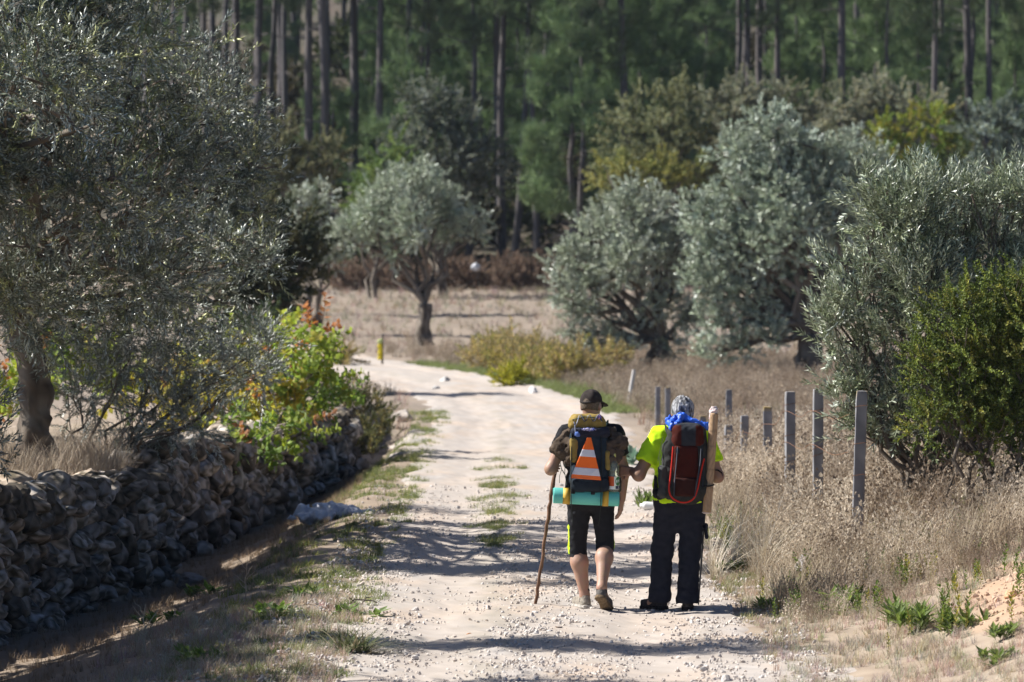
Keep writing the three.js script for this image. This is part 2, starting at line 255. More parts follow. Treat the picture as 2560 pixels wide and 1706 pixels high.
// ---------------------------------------------------------------- foliage pieces
function addLeaf(T, b, dir, nrm, len, w, col, back, fold = 0.25) {
  const side = dir.clone().cross(nrm).normalize(), n = side.clone().cross(dir).normalize();
  const m = b.clone().addScaledVector(dir, len * 0.5), c = m.clone().addScaledVector(n, -w * fold), l = m.clone().addScaledVector(side, w * 0.5), r = m.clone().addScaledVector(side, -w * 0.5), t = b.clone().addScaledVector(dir, len).addScaledVector(n, -len * 0.06);
  T.tri(b, l, c, col); T.tri(b, c, r, col); T.tri(l, t, c, col); T.tri(c, t, r, col);
  if (back) { const o = n.clone().multiplyScalar(-0.0012); const [B, L2, C2, R2, T2] = [b, l, c, r, t].map((v) => v.clone().add(o)); T.tri(B, C2, L2, back); T.tri(B, R2, C2, back); T.tri(L2, C2, T2, back); T.tri(C2, R2, T2, back); }
}
function twig(seed, { len = 0.26, leaves = 22, leafLen = 0.056, leafW = 0.0115, spread = 0.8, cols, backs, stem = [0.13, 0.12, 0.09], bend = 0.15, stemR = 0.0022, jitter = 0.3, fold }) {
  const R = rng(seed), T = new Tri(), up = V(0, 1, 0), pt = (t) => V(bend * len * t * t, len * t, bend * 0.4 * len * Math.sin(t * 3));
  for (let i = 0; i < 4; i++) { const a = pt(i / 4), b = pt((i + 1) / 4), r = stemR * (1 - i / 5); T.quad(a.clone().add(V(r, 0, 0)), a.clone().add(V(-r, 0, 0)), b.clone().add(V(-r, 0, 0)), b.clone().add(V(r, 0, 0)), stem); T.quad(a.clone().add(V(0, 0, r)), a.clone().add(V(0, 0, -r)), b.clone().add(V(0, 0, -r)), b.clone().add(V(0, 0, r)), stem); }
  for (let i = 0; i < leaves; i++) {
    const t = 0.12 + 0.88 * (i + R() * 0.6) / leaves, a = i * 2.4 + R() * 0.8, s = spread * (1 - 0.45 * t) * (0.8 + 0.4 * R()), out = V(Math.cos(a), 0, Math.sin(a));
    const dir = up.clone().multiplyScalar(Math.cos(s)).addScaledVector(out, Math.sin(s)).add(V((R() - 0.5) * jitter, (R() - 0.5) * jitter, (R() - 0.5) * jitter)).normalize();
    const nrm = up.clone().multiplyScalar(Math.sin(s)).addScaledVector(out, -Math.cos(s)).add(V((R() - 0.5) * 0.8, (R() - 0.5) * 0.8, (R() - 0.5) * 0.8));
    const v = 0.75 + 0.5 * R(), c = cols[R() * cols.length | 0].map((k) => k * v), bk = backs ? backs[R() * backs.length | 0].map((k) => k * v) : null;
    addLeaf(T, pt(t), dir, nrm, leafLen * (0.7 + 0.5 * R()), leafW * (0.8 + 0.4 * R()), c, bk, fold);
  }
  return T.geo();
}
const OLIVE = { cols: [[0.105, 0.125, 0.08], [0.145, 0.165, 0.115], [0.22, 0.24, 0.175]], backs: [[0.43, 0.455, 0.39], [0.35, 0.37, 0.315], [0.54, 0.56, 0.5]] };
const SILVER = { cols: [[0.29, 0.325, 0.215], [0.36, 0.395, 0.275], [0.22, 0.255, 0.16]], backs: [[0.55, 0.58, 0.48], [0.48, 0.52, 0.42]] };
const TW = {
  olive: twig(1, { ...OLIVE, len: 0.22, leaves: 15, leafLen: 0.066, leafW: 0.0155, jitter: 0.6 }), olive2: twig(2, { ...OLIVE, len: 0.34, leaves: 28, spread: 0.6, bend: 0.3 }),
  silver: twig(3, { ...SILVER, len: 0.2, leaves: 15, leafLen: 0.085, leafW: 0.026, spread: 1.0, jitter: 0.7 }),
  silverUp: twig(4, { ...SILVER, cols: [[0.24, 0.27, 0.165], [0.31, 0.335, 0.215], [0.17, 0.195, 0.11]], len: 0.26, leaves: 20, leafLen: 0.066, leafW: 0.0155, spread: 0.7, bend: 0.15, jitter: 0.5 }),
  oak: twig(5, { cols: [[1, 1, 1], [0.75, 0.8, 0.7], [1.15, 1.05, 0.8]], len: 0.42, leaves: 22, leafLen: 0.1, leafW: 0.062, spread: 1.1, stem: [0.5, 0.45, 0.4], stemR: 0.006, jitter: 0.7 }),
  vine: twig(6, { cols: [[1, 1, 1], [0.8, 0.9, 0.7], [1.2, 1.05, 0.6]], len: 0.34, leaves: 12, leafLen: 0.095, leafW: 0.085, spread: 1.25, stem: [0.4, 0.28, 0.2], stemR: 0.004, jitter: 0.8, fold: 0.12 }),
  small: twig(7, { cols: [[1, 1, 1], [0.7, 0.8, 0.6], [1.3, 1.25, 0.7]], len: 0.2, leaves: 24, leafLen: 0.032, leafW: 0.017, spread: 1.0, stem: [0.4, 0.3, 0.2], stemR: 0.002, jitter: 0.6 }),
};
function needleTuft(seed, n, len, w) { const R = rng(seed), T = new Tri(); for (let i = 0; i < n; i++) { const a = R() * 6.283, e = 0.15 + 1.1 * R(), b = V(0, -0.18 + 0.3 * R(), 0), d = V(Math.cos(a) * Math.sin(e), Math.cos(e), Math.sin(a) * Math.sin(e)), s = V(-Math.sin(a), 0.4 * (R() - 0.5), Math.cos(a)).multiplyScalar(w), v = 0.7 + 0.6 * R(), c = [v, v, v * (0.8 + 0.4 * R())], l = len * (0.7 + 0.5 * R()); const tip = b.clone().addScaledVector(d, l); T.tri(b.clone().add(s), b.clone().sub(s), tip, c); T.tri(b.clone().add(V(0, w, 0)), b.clone().sub(V(0, w, 0)), tip, c); } return T.geo(); }
TW.pine = needleTuft(8, 34, 0.3, 0.0075);
const BARK = (x, y, z) => { const n = fbm(x * 6, y * 2.5, z * 6), f = fbm(x * 22, y * 9, z * 22); return mix3([0.07, 0.05, 0.035], [0.22, 0.185, 0.145], clamp(0.45 + 1.3 * n)).map((v) => v * (1 + 0.9 * f)); };
const PINEBARK = (x, y, z) => { const n = fbm(x * 5, y * 1.5, z * 5), f = fbm(x * 18, y * 7, z * 18); return mix3([0.06, 0.054, 0.054], [0.135, 0.115, 0.108], clamp(0.5 + n)).map((v) => v * (1 + 0.5 * f)); };

// crown of twigs over clumps given in the tree's own axes: [Vector3, radius]
function crown(parent, clumps, per, geo, mat, o = {}) {
  const R = rng(o.seed || 1), spots = [], up = V(0, 1, 0);
  const lumps = [];
  for (const [c, r, kind] of clumps) {
    const m = o.lumps ?? Math.max(3, Math.round(7 * Math.sqrt(r / 0.6))), k = o.lump ?? 0.5;
    for (let i = 0; i < m; i++) { const dir = V(R() * 2 - 1, R() * 2 - 1, R() * 2 - 1).normalize(); lumps.push([c.clone().add(V(dir.x, dir.y, dir.z * (o.zs || 1)).multiplyScalar(r * (0.35 + 0.4 * R()))), r * k * (0.75 + 0.5 * R()), kind, per * r * r / m]); }
  }
  for (const [c, r, kind, count] of lumps) {
    const n = Math.round(count * (0.7 + 0.6 * R()));
    for (let i = 0; i < n; i++) {
      const dir = V(R() * 2 - 1, R() * 2 - 1, R() * 2 - 1); if (dir.lengthSq() > 1 || dir.lengthSq() < 0.01) { i--; continue; } dir.normalize();
      const lump = 1 + 0.45 * noise(dir.x * 1.7 + c.x, dir.y * 1.7 + c.y, dir.z * 1.7 + c.z) + (R() < 0.14 ? 0.55 * R() : 0), rr = r * lump * (0.3 + 0.7 * Math.sqrt(R()));
      const p = c.clone().add(V(dir.x * rr, dir.y * rr, dir.z * rr * (o.zs || 1))); p.y -= o.sag ? o.sag * r * R() : 0;
      const hang = R() < (o.hang || 0) ? -0.8 : 1;
      const g = dir.clone().multiplyScalar(1 - (o.up ?? 0.4)).addScaledVector(up, (o.up ?? 0.4) * hang).add(V((R() - 0.5) * (o.wild ?? 1.1), (R() - 0.5) * (o.wild ?? 0.9), (R() - 0.5) * (o.wild ?? 1.1))).normalize();
      const q = new THREE.Quaternion().setFromUnitVectors(up, g).multiply(new THREE.Quaternion().setFromAxisAngle(up, R() * 6.28));
      const b = 0.78 + 0.44 * R(), tint = o.tints ? (kind !== undefined && o.tints[kind] && R() < 0.75 ? o.tints[kind] : o.tints[R() * o.tints.length | 0]) : [1, 1, 1];
      spots.push({ p, q, s: (o.scale || 1) * (0.75 + 0.5 * R()), t: tint.map((v) => v * b) });
    }
  }
  return scatter(o.name || 'crown', geo, mat, spots, parent);
}
// tree with trunk, limbs and crown; clumps as [px, py, distance offset, radius, kind]
function tree(name, label, category, group, [bx, bd], trunkH, r0, clumps, per, geo, mat, o = {}) {
  const X = gx(bx, bd), base = ground(X, bd, -0.08), R = rng((o.seed || 3) * 17 + 1), t = thing(name, label, category, base, group);
  const local = clumps.map(([px, py, dd, r, k]) => [at(px, py, bd + dd).sub(base), r, k]);
  const fork = o.fork ? o.fork.clone() : V((R() - 0.5) * 0.3 * trunkH, trunkH, (R() - 0.5) * 0.3 * trunkH), bark = o.bark || BARK;
  if (trunkH > 0) {
    const tp = o.trunkPath ? new THREE.CatmullRomCurve3(o.trunkPath).getPoints(30) : bent(V(0, -0.1, 0), fork, 8, 0.05 * trunkH, R);
    part('trunk', limb(tp, tp.map((_, i) => r0 * (lerp(1.08, 0.8, i / tp.length) + 0.42 * Math.exp(-9 * i / tp.length))), bark, 16, 0.6), MAT.bark, t);
  }
  const list = [];
  local.forEach(([c, r], i) => {
    const start = trunkH > 0 ? (o.trunkPath ? o.trunkPath[o.trunkPath.length - 1 - (i % 2)] : fork) : V((R() - 0.5) * 0.3, 0, (R() - 0.5) * 0.3), pts = bent(start, c, 6, 0.12 * start.distanceTo(c), R), rr = r0 * (trunkH > 0 ? 0.42 : 0.6) * (0.6 + 0.5 * r);
    list.push(limb(pts, taper(7, rr, Math.max(0.008, rr * 0.3)), bark, 6, 0.3));
    for (let k = 0; k < (o.subs ?? 5); k++) { const e = c.clone().add(V(R() - 0.5, R() - 0.25, R() - 0.5).normalize().multiplyScalar(r * (0.7 + 0.4 * R()))), p = bent(pts[3 + (k % 4)], e, 5, 0.12 * r, R); list.push(limb(p, taper(6, Math.max(0.007, rr * 0.35), 0.004), bark, 5)); }
  });
  part('branches', merge(list), MAT.bark, t);
  crown(t, local, per, geo, mat, { seed: (o.seed || 3) * 31, ...o });
  return t;
}

// ---------------------------------------------------------------- olive trees
tree('olive_tree', 'big olive tree with thick bark trunk above the near drystone wall', 'tree', null, [92, 46], 1.7, 0.17, [
  [60, 60, -6.2, 0.8], [260, 40, -6, 0.62], [-150, 150, -6.2, 0.9], [120, 230, -7.9, 0.62], [330, 230, -3.4, 0.55], [470, 270, -3.2, 0.5], [550, 330, -0.2, 0.55], [500, 170, -0.4, 0.4], [620, 420, -0.2, 0.42], [60, 450, -6, 0.7], [280, 450, -6, 0.66], [450, 450, -3.2, 0.58], [580, 480, -0.2, 0.5],
  [100, 640, -5, 0.7], [300, 640, -4, 0.66], [470, 640, -2, 0.58], [620, 650, -1, 0.42], [350, 780, -1, 0.55], [150, 800, -1, 0.55], [520, 750, 0, 0.42], [100, -150, -6.1, 0.7], [330, -110, -3.4, 0.5], [-200, -50, -6.1, 0.9], [630, 560, 0, 0.4], [-100, 420, -6, 0.8], [160, 330, -3.3, 0.5], [180, 120, -3.4, 0.5], [-60, 700, -4, 0.7]],
  740, TW.olive, MAT.olive, { seed: 4, lump: 0.48, zs: 0.6, up: 0.25, hang: 0.25, tints: [[1, 1, 1], [1, 1, 1], [1.08, 1.08, 1.0], [0.9, 0.95, 0.97], [1, 1, 1], [1.45, 1.4, 0.8]], subs: 8,
    trunkPath: [V(0.05, -0.2, 0), V(0.0, 0.25, 0), V(-0.03, 0.6, 0), V(-0.02, 0.95, 0), V(-0.05, 1.25, -0.02), V(-0.12, 1.5, -0.05), V(-0.22, 1.8, -0.1), V(-0.3, 2.1, -0.1)] });
tree('olive_sapling', 'slim multi-stemmed young olive leaning right beside the big olive trunk', 'tree', null, [210, 48], 0, 0.05, [
  [300, 900, 0, 0.5], [440, 880, 0, 0.45], [560, 900, 0.5, 0.36], [200, 1000, 0.5, 0.35], [400, 1010, 0, 0.36], [640, 940, -0.5, 0.26], [480, 1060, -1, 0.24], [330, 1090, 0, 0.25], [650, 870, 0, 0.22]],
  800, TW.olive2, MAT.olive, { seed: 5, up: 0.2, hang: 0.3, subs: 6 });
tree('olive_tree', 'lone round-headed olive with forked trunk in the dry field behind the walkers', 'tree', null, [1060, 113], 0.9, 0.19, [
  [950, 490, 0, 0.62], [1050, 460, 0, 0.62], [1120, 520, 0.5, 0.62], [930, 560, 0, 0.6], [1030, 560, -0.8, 0.65], [1190, 560, 0, 0.42], [870, 590, 0, 0.45], [980, 630, 0, 0.42], [1120, 590, 0.5, 0.42], [1000, 470, 1, 0.5], [1080, 500, 1.2, 0.5]],
  480, TW.silver, MAT.olive, { seed: 6, up: 0.25, scale: 1.15, fork: V(0.02, 1.15, 0), tints: [[1.05, 1.05, 1.05], [0.9, 0.95, 0.9]] });
tree('olive_tree', 'wide low-branched olive directly above the heads of the two walkers', 'tree', null, [1640, 98], 0.8, 0.24, [
  [1590, 490, 0, 0.5], [1620, 560, 0, 0.75], [1490, 590, 0, 0.7], [1560, 670, -0.6, 0.75], [1680, 640, 0, 0.7], [1450, 690, 0, 0.65], [1420, 640, 0.3, 0.45], [1650, 750, 0, 0.6], [1480, 780, 0, 0.55], [1530, 840, 0, 0.36], [1720, 790, 0, 0.4], [1410, 750, 0, 0.35], [1480, 860, 0, 0.3], [1560, 875, -0.5, 0.28], [1680, 850, 0, 0.36], [1430, 830, 0, 0.25]],
  480, TW.silver, MAT.olive, { seed: 7, up: 0.25, scale: 1.1 });
tree('olive_tree', 'tallest silver olive with dark trunk standing behind the fence posts', 'tree', null, [2020, 93], 1.0, 0.28, [
  [1940, 330, 0, 0.6], [2000, 360, 0, 0.55], [1860, 410, 0, 0.7], [2000, 440, 0, 0.9], [2120, 410, 0, 0.75], [2180, 430, 0, 0.5], [1830, 510, 0, 0.8], [1960, 540, -0.7, 0.9], [2090, 530, 0, 0.9], [1780, 600, 0, 0.7], [1900, 640, -0.5, 0.8], [1800, 700, 0, 0.7], [1880, 770, 0, 0.6], [1780, 810, 0, 0.45], [2030, 640, 0.5, 0.7], [2150, 600, 0.5, 0.6], [1740, 530, 0, 0.4], [1790, 880, 0, 0.36], [1860, 860, 0, 0.4], [1940, 850, -0.4, 0.36], [1980, 740, 0.4, 0.5], [2080, 760, 0.6, 0.5], [1740, 700, 0, 0.4]],
  460, TW.silver, MAT.olive, { seed: 8, up: 0.35, scale: 1.15, tints: [[1.05, 1.07, 1.07], [0.95, 1, 1]] });
tree('olive_bush', 'dense feathery olive bush with upright shoots behind the fence posts', 'bush', null, [2360, 39.6], 0, 0.07, [
  [2190, 530, 0, 0.3], [2300, 550, 0, 0.45], [2230, 640, 0, 0.5], [2400, 600, 0.4, 0.6], [2520, 570, 0.4, 0.5], [2630, 560, 0.5, 0.6], [2140, 720, 0, 0.34], [2280, 760, -0.2, 0.55], [2420, 770, 0, 0.6], [2560, 740, 0, 0.6], [2090, 800, 0, 0.22], [2150, 850, 0, 0.38], [2290, 890, 0, 0.5], [2130, 950, 0, 0.28], [2230, 990, 0, 0.34], [2640, 850, 0, 0.6], [2450, 930, 0, 0.45], [2180, 1040, 0, 0.28], [2270, 1040, 0, 0.34], [2370, 1030, 0, 0.36], [2470, 1040, 0, 0.36], [2110, 1010, 0, 0.16], [2430, 490, 0, 0.12], [2500, 510, 0, 0.12], [2550, 500, 0, 0.14], [2180, 470, 0, 0.14]],
  720, TW.silverUp, MAT.olive, { seed: 9, up: 0.5, lump: 0.45, tints: [[1, 1, 1], [1.1, 1.1, 1.05], [0.9, 0.95, 0.85]] });
tree('green_shrub', 'small-leaved bright green shrub in front of the feathery olive bush', 'bush', null, [2480, 37], 0, 0.05, [
  [2400, 850, 0, 0.36], [2500, 800, 0, 0.4], [2350, 940, 0, 0.3], [2480, 940, 0, 0.42], [2600, 880, 0, 0.5], [2560, 1010, 0, 0.34], [2310, 890, 0, 0.16], [2420, 1020, 0, 0.26], [2540, 740, 0, 0.24], [2640, 780, 0, 0.3], [2340, 1040, 0, 0.22], [2470, 1060, 0, 0.3], [2600, 1050, 0, 0.35]],
  1500, TW.small, MAT.oak, { seed: 10, up: 0.4, tints: [[0.13, 0.17, 0.045], [0.10, 0.135, 0.035], [0.18, 0.22, 0.05], [0.13, 0.165, 0.045], [0.23, 0.23, 0.07]] });
tree('olive_tree', 'small grey olive half hidden behind the lone field olive, left side', 'tree', null, [790, 118], 0.7, 0.15, [[800, 500, 0, 0.45], [750, 560, 0, 0.5], [840, 570, 0, 0.45], [790, 620, 0, 0.45], [740, 490, 0, 0.35], [840, 640, 0, 0.35]], 330, TW.silver, MAT.olive, { seed: 11, up: 0.25, scale: 1.2 });
// olives beyond the left edge, which throw the bands of shade over the near track
tree('olive_tree', 'olive outside the frame on the near left verge', 'tree', null, [-420, 33], 1.6, 0.2, [[-260, 570, -0.6, 0.5], [-250, 233, -0.5, 0.6], [-260, -60, -0.6, 0.62], [-280, -330, -0.6, 0.6], [-420, 400, -0.4, 0.6], [-450, 0, -0.5, 0.6], [-560, 820, -1.5, 0.6], [-420, 760, 0.5, 0.55], [-380, 840, 2.2, 0.5], [-620, 700, -3, 0.65], [-330, 780, 4, 0.5], [-30, 1010, 3, 0.16], [-25, 1140, 3, 0.18], [-120, 1080, 2.5, 0.2]], 760, TW.olive, MAT.olive, { seed: 12, zs: 0.95 });
tree('olive_tree', 'second olive outside the frame on the near left verge', 'tree', null, [-900, 29], 1.5, 0.2, [[-500, 150, 0.8, 0.4], [-500, -150, 0.9, 0.4], [-850, 0, 0, 0.6], [-800, 350, -0.5, 0.5]], 420, TW.olive, MAT.olive, { seed: 13 });

[[25.5, 'first'], [28.6, 'second'], [31.8, 'third'], [35, 'fourth'], [38.2, 'fifth'], [41.4, 'sixth'], [44.6, 'seventh'], [48, 'eighth']].forEach(([d, word], i) => { const up = i > 3 ? 1.75 : 0.55, px = 1280 - (i > 3 ? 7.3 : 6.9) / d * F, q = (dx, h, dd, r) => [px + dx / d * F, 600 - (h + up - EYE) / d * F, dd, r]; tree('olive_tree', `${word} low olive of the row outside the frame along the left wall`, 'tree', 'olives outside the frame', [px, d], 0.8, 0.16, [q(0, 1.9, 0, 0.9), q(0.9, 1.4, 0.9, 0.8), q(0.9, 2.3, -0.8, 0.75), q(0.7, 1.3, -0.9, 0.8), q(0.7, 2.7, 0.5, 0.7), q(1.1, 1.9, 0, 0.7), q(0.9, 2.8, -0.5, 0.55), q(0.8, 2.0, 1.3, 0.7), q(0.9, 2.0, -1.4, 0.7)].filter((_, k) => i < 4 || k < 0).concat(i < 4 ? [] : [q(1.0, 1.45, -1.5, 0.5), q(1.1, 1.5, -0.7, 0.48), q(0.95, 1.45, 0, 0.48), q(1.1, 1.5, 0.7, 0.48), q(1.0, 1.4, 1.5, 0.5), q(1.3, 1.75, 0, 0.35), q(1.3, 1.75, 1, 0.35)]), i < 4 ? 620 : 900, TW.silver, MAT.olive, { seed: 60 + i, up: 0.3 }); });

// ---------------------------------------------------------------- vine, oaks, shrubs
tree('grape_vine', 'yellow-green autumn vine with red leaves spilling over the shaded wall', 'vine', null, [700, 58.5], 0, 0.03, [
  [560, 890, 0, 0.28, 0], [640, 870, 1, 0.24, 4], [720, 850, 2, 0.22, 0], [800, 870, 1, 0.22, 0], [600, 960, -1, 0.3, 1], [700, 940, 0, 0.3, 5], [780, 930, 1, 0.28, 0], [825, 950, 2, 0.18, 0], [640, 1030, -2, 0.25, 1], [740, 1010, 0, 0.26, 1], [810, 1000, 2, 0.18, 3], [730, 810, 3, 0.12, 4], [790, 830, 3, 0.14, 2], [660, 1075, -1.5, 0.16, 3], [770, 1050, 1, 0.16, 3], [560, 1080, -2.5, 0.2, 5], [100, 900, -1, 0.4, 3], [210, 890, -1, 0.4, 0], [420, 990, -2, 0.3, 1], [300, 960, 0, 0.3, 0], [500, 1020, -2, 0.25, 1], [20, 960, -3, 0.35, 0], [610, 1105, -6.3, 0.16, 3], [690, 1080, -4.2, 0.19, 5], [760, 1065, -2, 0.19, 0], [805, 1040, 0.2, 0.15, 3], [850, 985, 3, 0.1, 3], [500, 900, 0, 0.26, 4], [480, 960, -1, 0.26, 1]],
  380, TW.vine, MAT.vine, { seed: 14, up: 0.25, tints: [[0.34, 0.42, 0.06], [0.55, 0.48, 0.07], [0.45, 0.19, 0.07], [0.2, 0.3, 0.05], [0.42, 0.46, 0.07], [0.3, 0.4, 0.06], [0.52, 0.46, 0.1]], subs: 3 });
tree('holm_oak', 'dark evergreen oak in shade beside the bend of the track', 'tree', null, [660, 84], 0.9, 0.16, [[640, 560, 0, 0.8], [720, 600, 0, 0.6], [680, 690, 0, 0.7], [600, 680, 0, 0.8], [750, 690, 0, 0.42], [640, 770, 0, 0.6], [770, 630, 0, 0.25], [720, 760, 0, 0.4]], 170, TW.oak, MAT.oak, { seed: 15, tints: [[0.045, 0.06, 0.03], [0.06, 0.07, 0.03], [0.09, 0.085, 0.035]] });
tree('clipped_shrub', 'low rounded dark green shrub on the terrace behind the vine', 'bush', null, [650, 74], 0, 0.03, [[600, 825, 0, 0.3], [660, 815, 0, 0.3], [710, 830, 0, 0.25]], 600, TW.small, MAT.oak, { seed: 16, scale: 1.5, tints: [[0.06, 0.09, 0.045], [0.08, 0.11, 0.06]] });
const OAKS = [
  ['brown-green oak with dull crown behind the lone field olive', [1110, 140], [[1100, 290, 0, 0.95], [1020, 360, 0, 0.85], [1170, 350, 0, 0.95], [1100, 410, -1, 1.0], [980, 440, 0, 0.75], [1230, 430, 0, 0.8], [1150, 480, 0, 0.85], [960, 500, 0, 0.6], [1060, 250, 0, 0.6]], [[0.194, 0.218, 0.176], [0.237, 0.262, 0.233], [0.138, 0.167, 0.112]]],
  ['olive-brown oak between the lone pine and the wide olive', [1630, 134], [[1600, 280, 0, 0.7], [1690, 270, 0, 0.65], [1560, 380, 0, 0.8], [1650, 380, -1, 0.95], [1720, 350, 0, 0.75], [1540, 460, 0, 0.6], [1630, 470, 0, 0.8], [1740, 450, 0, 0.7], [1560, 300, 0, 0.5]], [[0.224, 0.241, 0.131], [0.274, 0.291, 0.167], [0.163, 0.182, 0.094]]],
  ['pale dry-looking oak behind the top of the tallest silver olive', [1900, 146], [[1790, 260, 0, 0.8], [1880, 240, 0, 0.8], [1970, 270, 0, 0.8], [1830, 340, 0, 0.9], [1920, 340, 0, 0.9], [2030, 300, 0, 0.7], [2060, 360, 0, 0.6]], [[0.274, 0.277, 0.196], [0.324, 0.336, 0.260], [0.187, 0.204, 0.131]]],
  ['pale straw-coloured oak left of the yellow-green bush', [2170, 142], [[2110, 280, 0, 0.8], [2190, 260, 0, 0.85], [2260, 280, 0, 0.75], [2340, 270, 0, 0.6], [2150, 350, 0, 0.8], [2240, 340, 0, 0.8], [2090, 350, 0, 0.5]], [[0.337, 0.342, 0.260], [0.387, 0.394, 0.317], [0.224, 0.241, 0.167]]],
  ['yellow-green bush at the forest edge on the right', [2230, 130], [[2210, 340, 0, 0.5], [2270, 330, 0, 0.5], [2340, 300, 0, 0.5], [2240, 400, 0, 0.6], [2370, 370, 0, 0.5], [2320, 400, 0, 0.5]], [[0.299, 0.350, 0.055], [0.200, 0.291, 0.055], [0.374, 0.350, 0.074]]],
  ['dark green bush under the yellow-green bush at the right', [2330, 127], [[2280, 440, 0, 0.6], [2370, 450, 0, 0.65], [2430, 400, 0, 0.5], [2330, 500, 0, 0.6], [2420, 500, 0, 0.6], [2500, 480, 0, 0.6], [2200, 480, 0, 0.4]], [[0.050, 0.080, 0.037], [0.075, 0.109, 0.037], [0.125, 0.146, 0.037]]],
  ['grey-green round bush at the right edge below the pines', [2490, 122], [[2450, 330, 0, 0.5], [2520, 320, 0, 0.6], [2590, 340, 0, 0.6], [2480, 400, 0, 0.6], [2560, 410, 0, 0.6], [2510, 280, 0, 0.3]], [[0.237, 0.291, 0.260], [0.287, 0.342, 0.317], [0.163, 0.204, 0.167]]],
  ['brownish scrub oak right of the big olive crown', [760, 128], [[700, 350, 0, 0.6], [760, 400, 0, 0.7], [830, 380, 0, 0.5], [720, 450, 0, 0.7], [800, 460, 0, 0.6], [670, 420, 0, 0.6]], [[0.212, 0.218, 0.121], [0.274, 0.277, 0.167], [0.138, 0.146, 0.074]]],
  ['lime green bush left of the lone field olive crown', [930, 138], [[930, 470, 0, 0.5], [970, 420, 0, 0.5], [900, 510, 0, 0.4], [1000, 380, 0, 0.4]], [[0.237, 0.321, 0.094], [0.163, 0.248, 0.074]]],
  ['golden low bush right under the olive-brown oak', [1560, 126], [[1520, 440, 0, 0.5], [1580, 430, 0, 0.5], [1660, 430, 0, 0.5], [1720, 440, 0, 0.4]], [[0.324, 0.321, 0.102], [0.224, 0.248, 0.074]]],
];
OAKS.forEach(([label, base, cl, tints], i) => tree(/bush/.test(label) ? 'bush' : 'oak_tree', label, /bush/.test(label) ? 'bush' : 'tree', null, base, /bush/.test(label) ? 0 : 1.2, 0.14, cl, 125, TW.oak, MAT.oak, { seed: 20 + i, tints, scale: 1.2, up: 0.35, subs: 4 }));

// ---------------------------------------------------------------- pine forest on the slope
function pine(h, r, from, per, seed, lean, tints, wide, label, group) {
  const R = rng(seed * 91 + 5), t = thing('pine_tree', label, 'tree', V(0, 0, 0), group), n = 14, pts = [];
  for (let i = 0; i <= n; i++) { const k = i / n; pts.push(V(lean * h * k * k + 0.12 * noise(k * 3, seed, 0), -0.4 + k * (h + 0.4), 0.12 * noise(k * 3, seed, 5))); }
  part('trunk', limb(pts, pts.map((_, i) => r * lerp(1.1, 0.12, (i / n) ** 1.2)), PINEBARK, 9, 0.35), MAT.bark, t);
  const cl = [], br = [];
  for (let y = from; y < h; y += wide * 0.42) { const k = (y - from) / (h - from), m = k > 0.93 ? 1 : 2; for (let j = 0; j < m; j++) { const a = R() * 6.28, reach = wide * (1.15 - k) * (0.5 + 0.6 * R()), s = pts[Math.min(n, Math.round((y + 0.4) / (h + 0.4) * n))].clone(); s.y = y; const c = s.clone().add(V(Math.cos(a) * reach, 0.25 * reach, Math.sin(a) * reach)); cl.push([c, wide * (0.42 + 0.2 * R()) * (1.1 - 0.5 * k)]); br.push(limb(bent(s, c, 4, 0.1, R), taper(5, r * 0.22, 0.015), PINEBARK, 5)); } }
  for (let y = 2; y < from; y += 0.9) { const a = R() * 6.28, s = V(0, y, 0), c = s.clone().add(V(Math.cos(a) * 0.8, 0.1 - 0.3 * R(), Math.sin(a) * 0.8)); br.push(limb(bent(s, c, 3, 0.1, R), taper(4, 0.03, 0.008), PINEBARK, 4)); }
  part('branches', merge(br), MAT.bark, t);
  crown(t, cl, per, TW.pine, MAT.needle, { seed: seed * 3, up: 0.6, tints, scale: 1.5, lumps: 6, lump: 0.34 });
  return t;
}
const GREEN = [[0.245, 0.33, 0.155], [0.30, 0.38, 0.2], [0.185, 0.265, 0.12]], DULL = [[0.16, 0.205, 0.105], [0.19, 0.225, 0.125], [0.12, 0.16, 0.08]];
const tallLabel = 'tall bare-trunked pine among the dark forest trunks', youngLabel = 'bushy green pine crown on the sunlit forest slope', farLabel = 'distant bushy pine filling the forest high on the slope', farTall = 'distant bare-trunked pine standing high on the wooded slope';
const tall = [pine(18, 0.15, 10, 16, 1, 0.01, DULL, 2.2, tallLabel, 'tall forest pines'), pine(20, 0.165, 11, 16, 2, -0.01, DULL, 2.4, tallLabel, 'tall forest pines'), pine(16, 0.13, 8.5, 16, 3, 0.02, DULL, 2.0, tallLabel, 'tall forest pines')];
const young = [pine(9, 0.12, 1.6, 36, 4, 0.005, GREEN, 1.5, youngLabel, 'bushy green pines'), pine(11, 0.13, 3, 36, 5, 0.01, GREEN, 1.9, youngLabel, 'bushy green pines'), pine(7.5, 0.1, 1, 36, 6, -0.01, GREEN, 1.5, youngLabel, 'bushy green pines')];
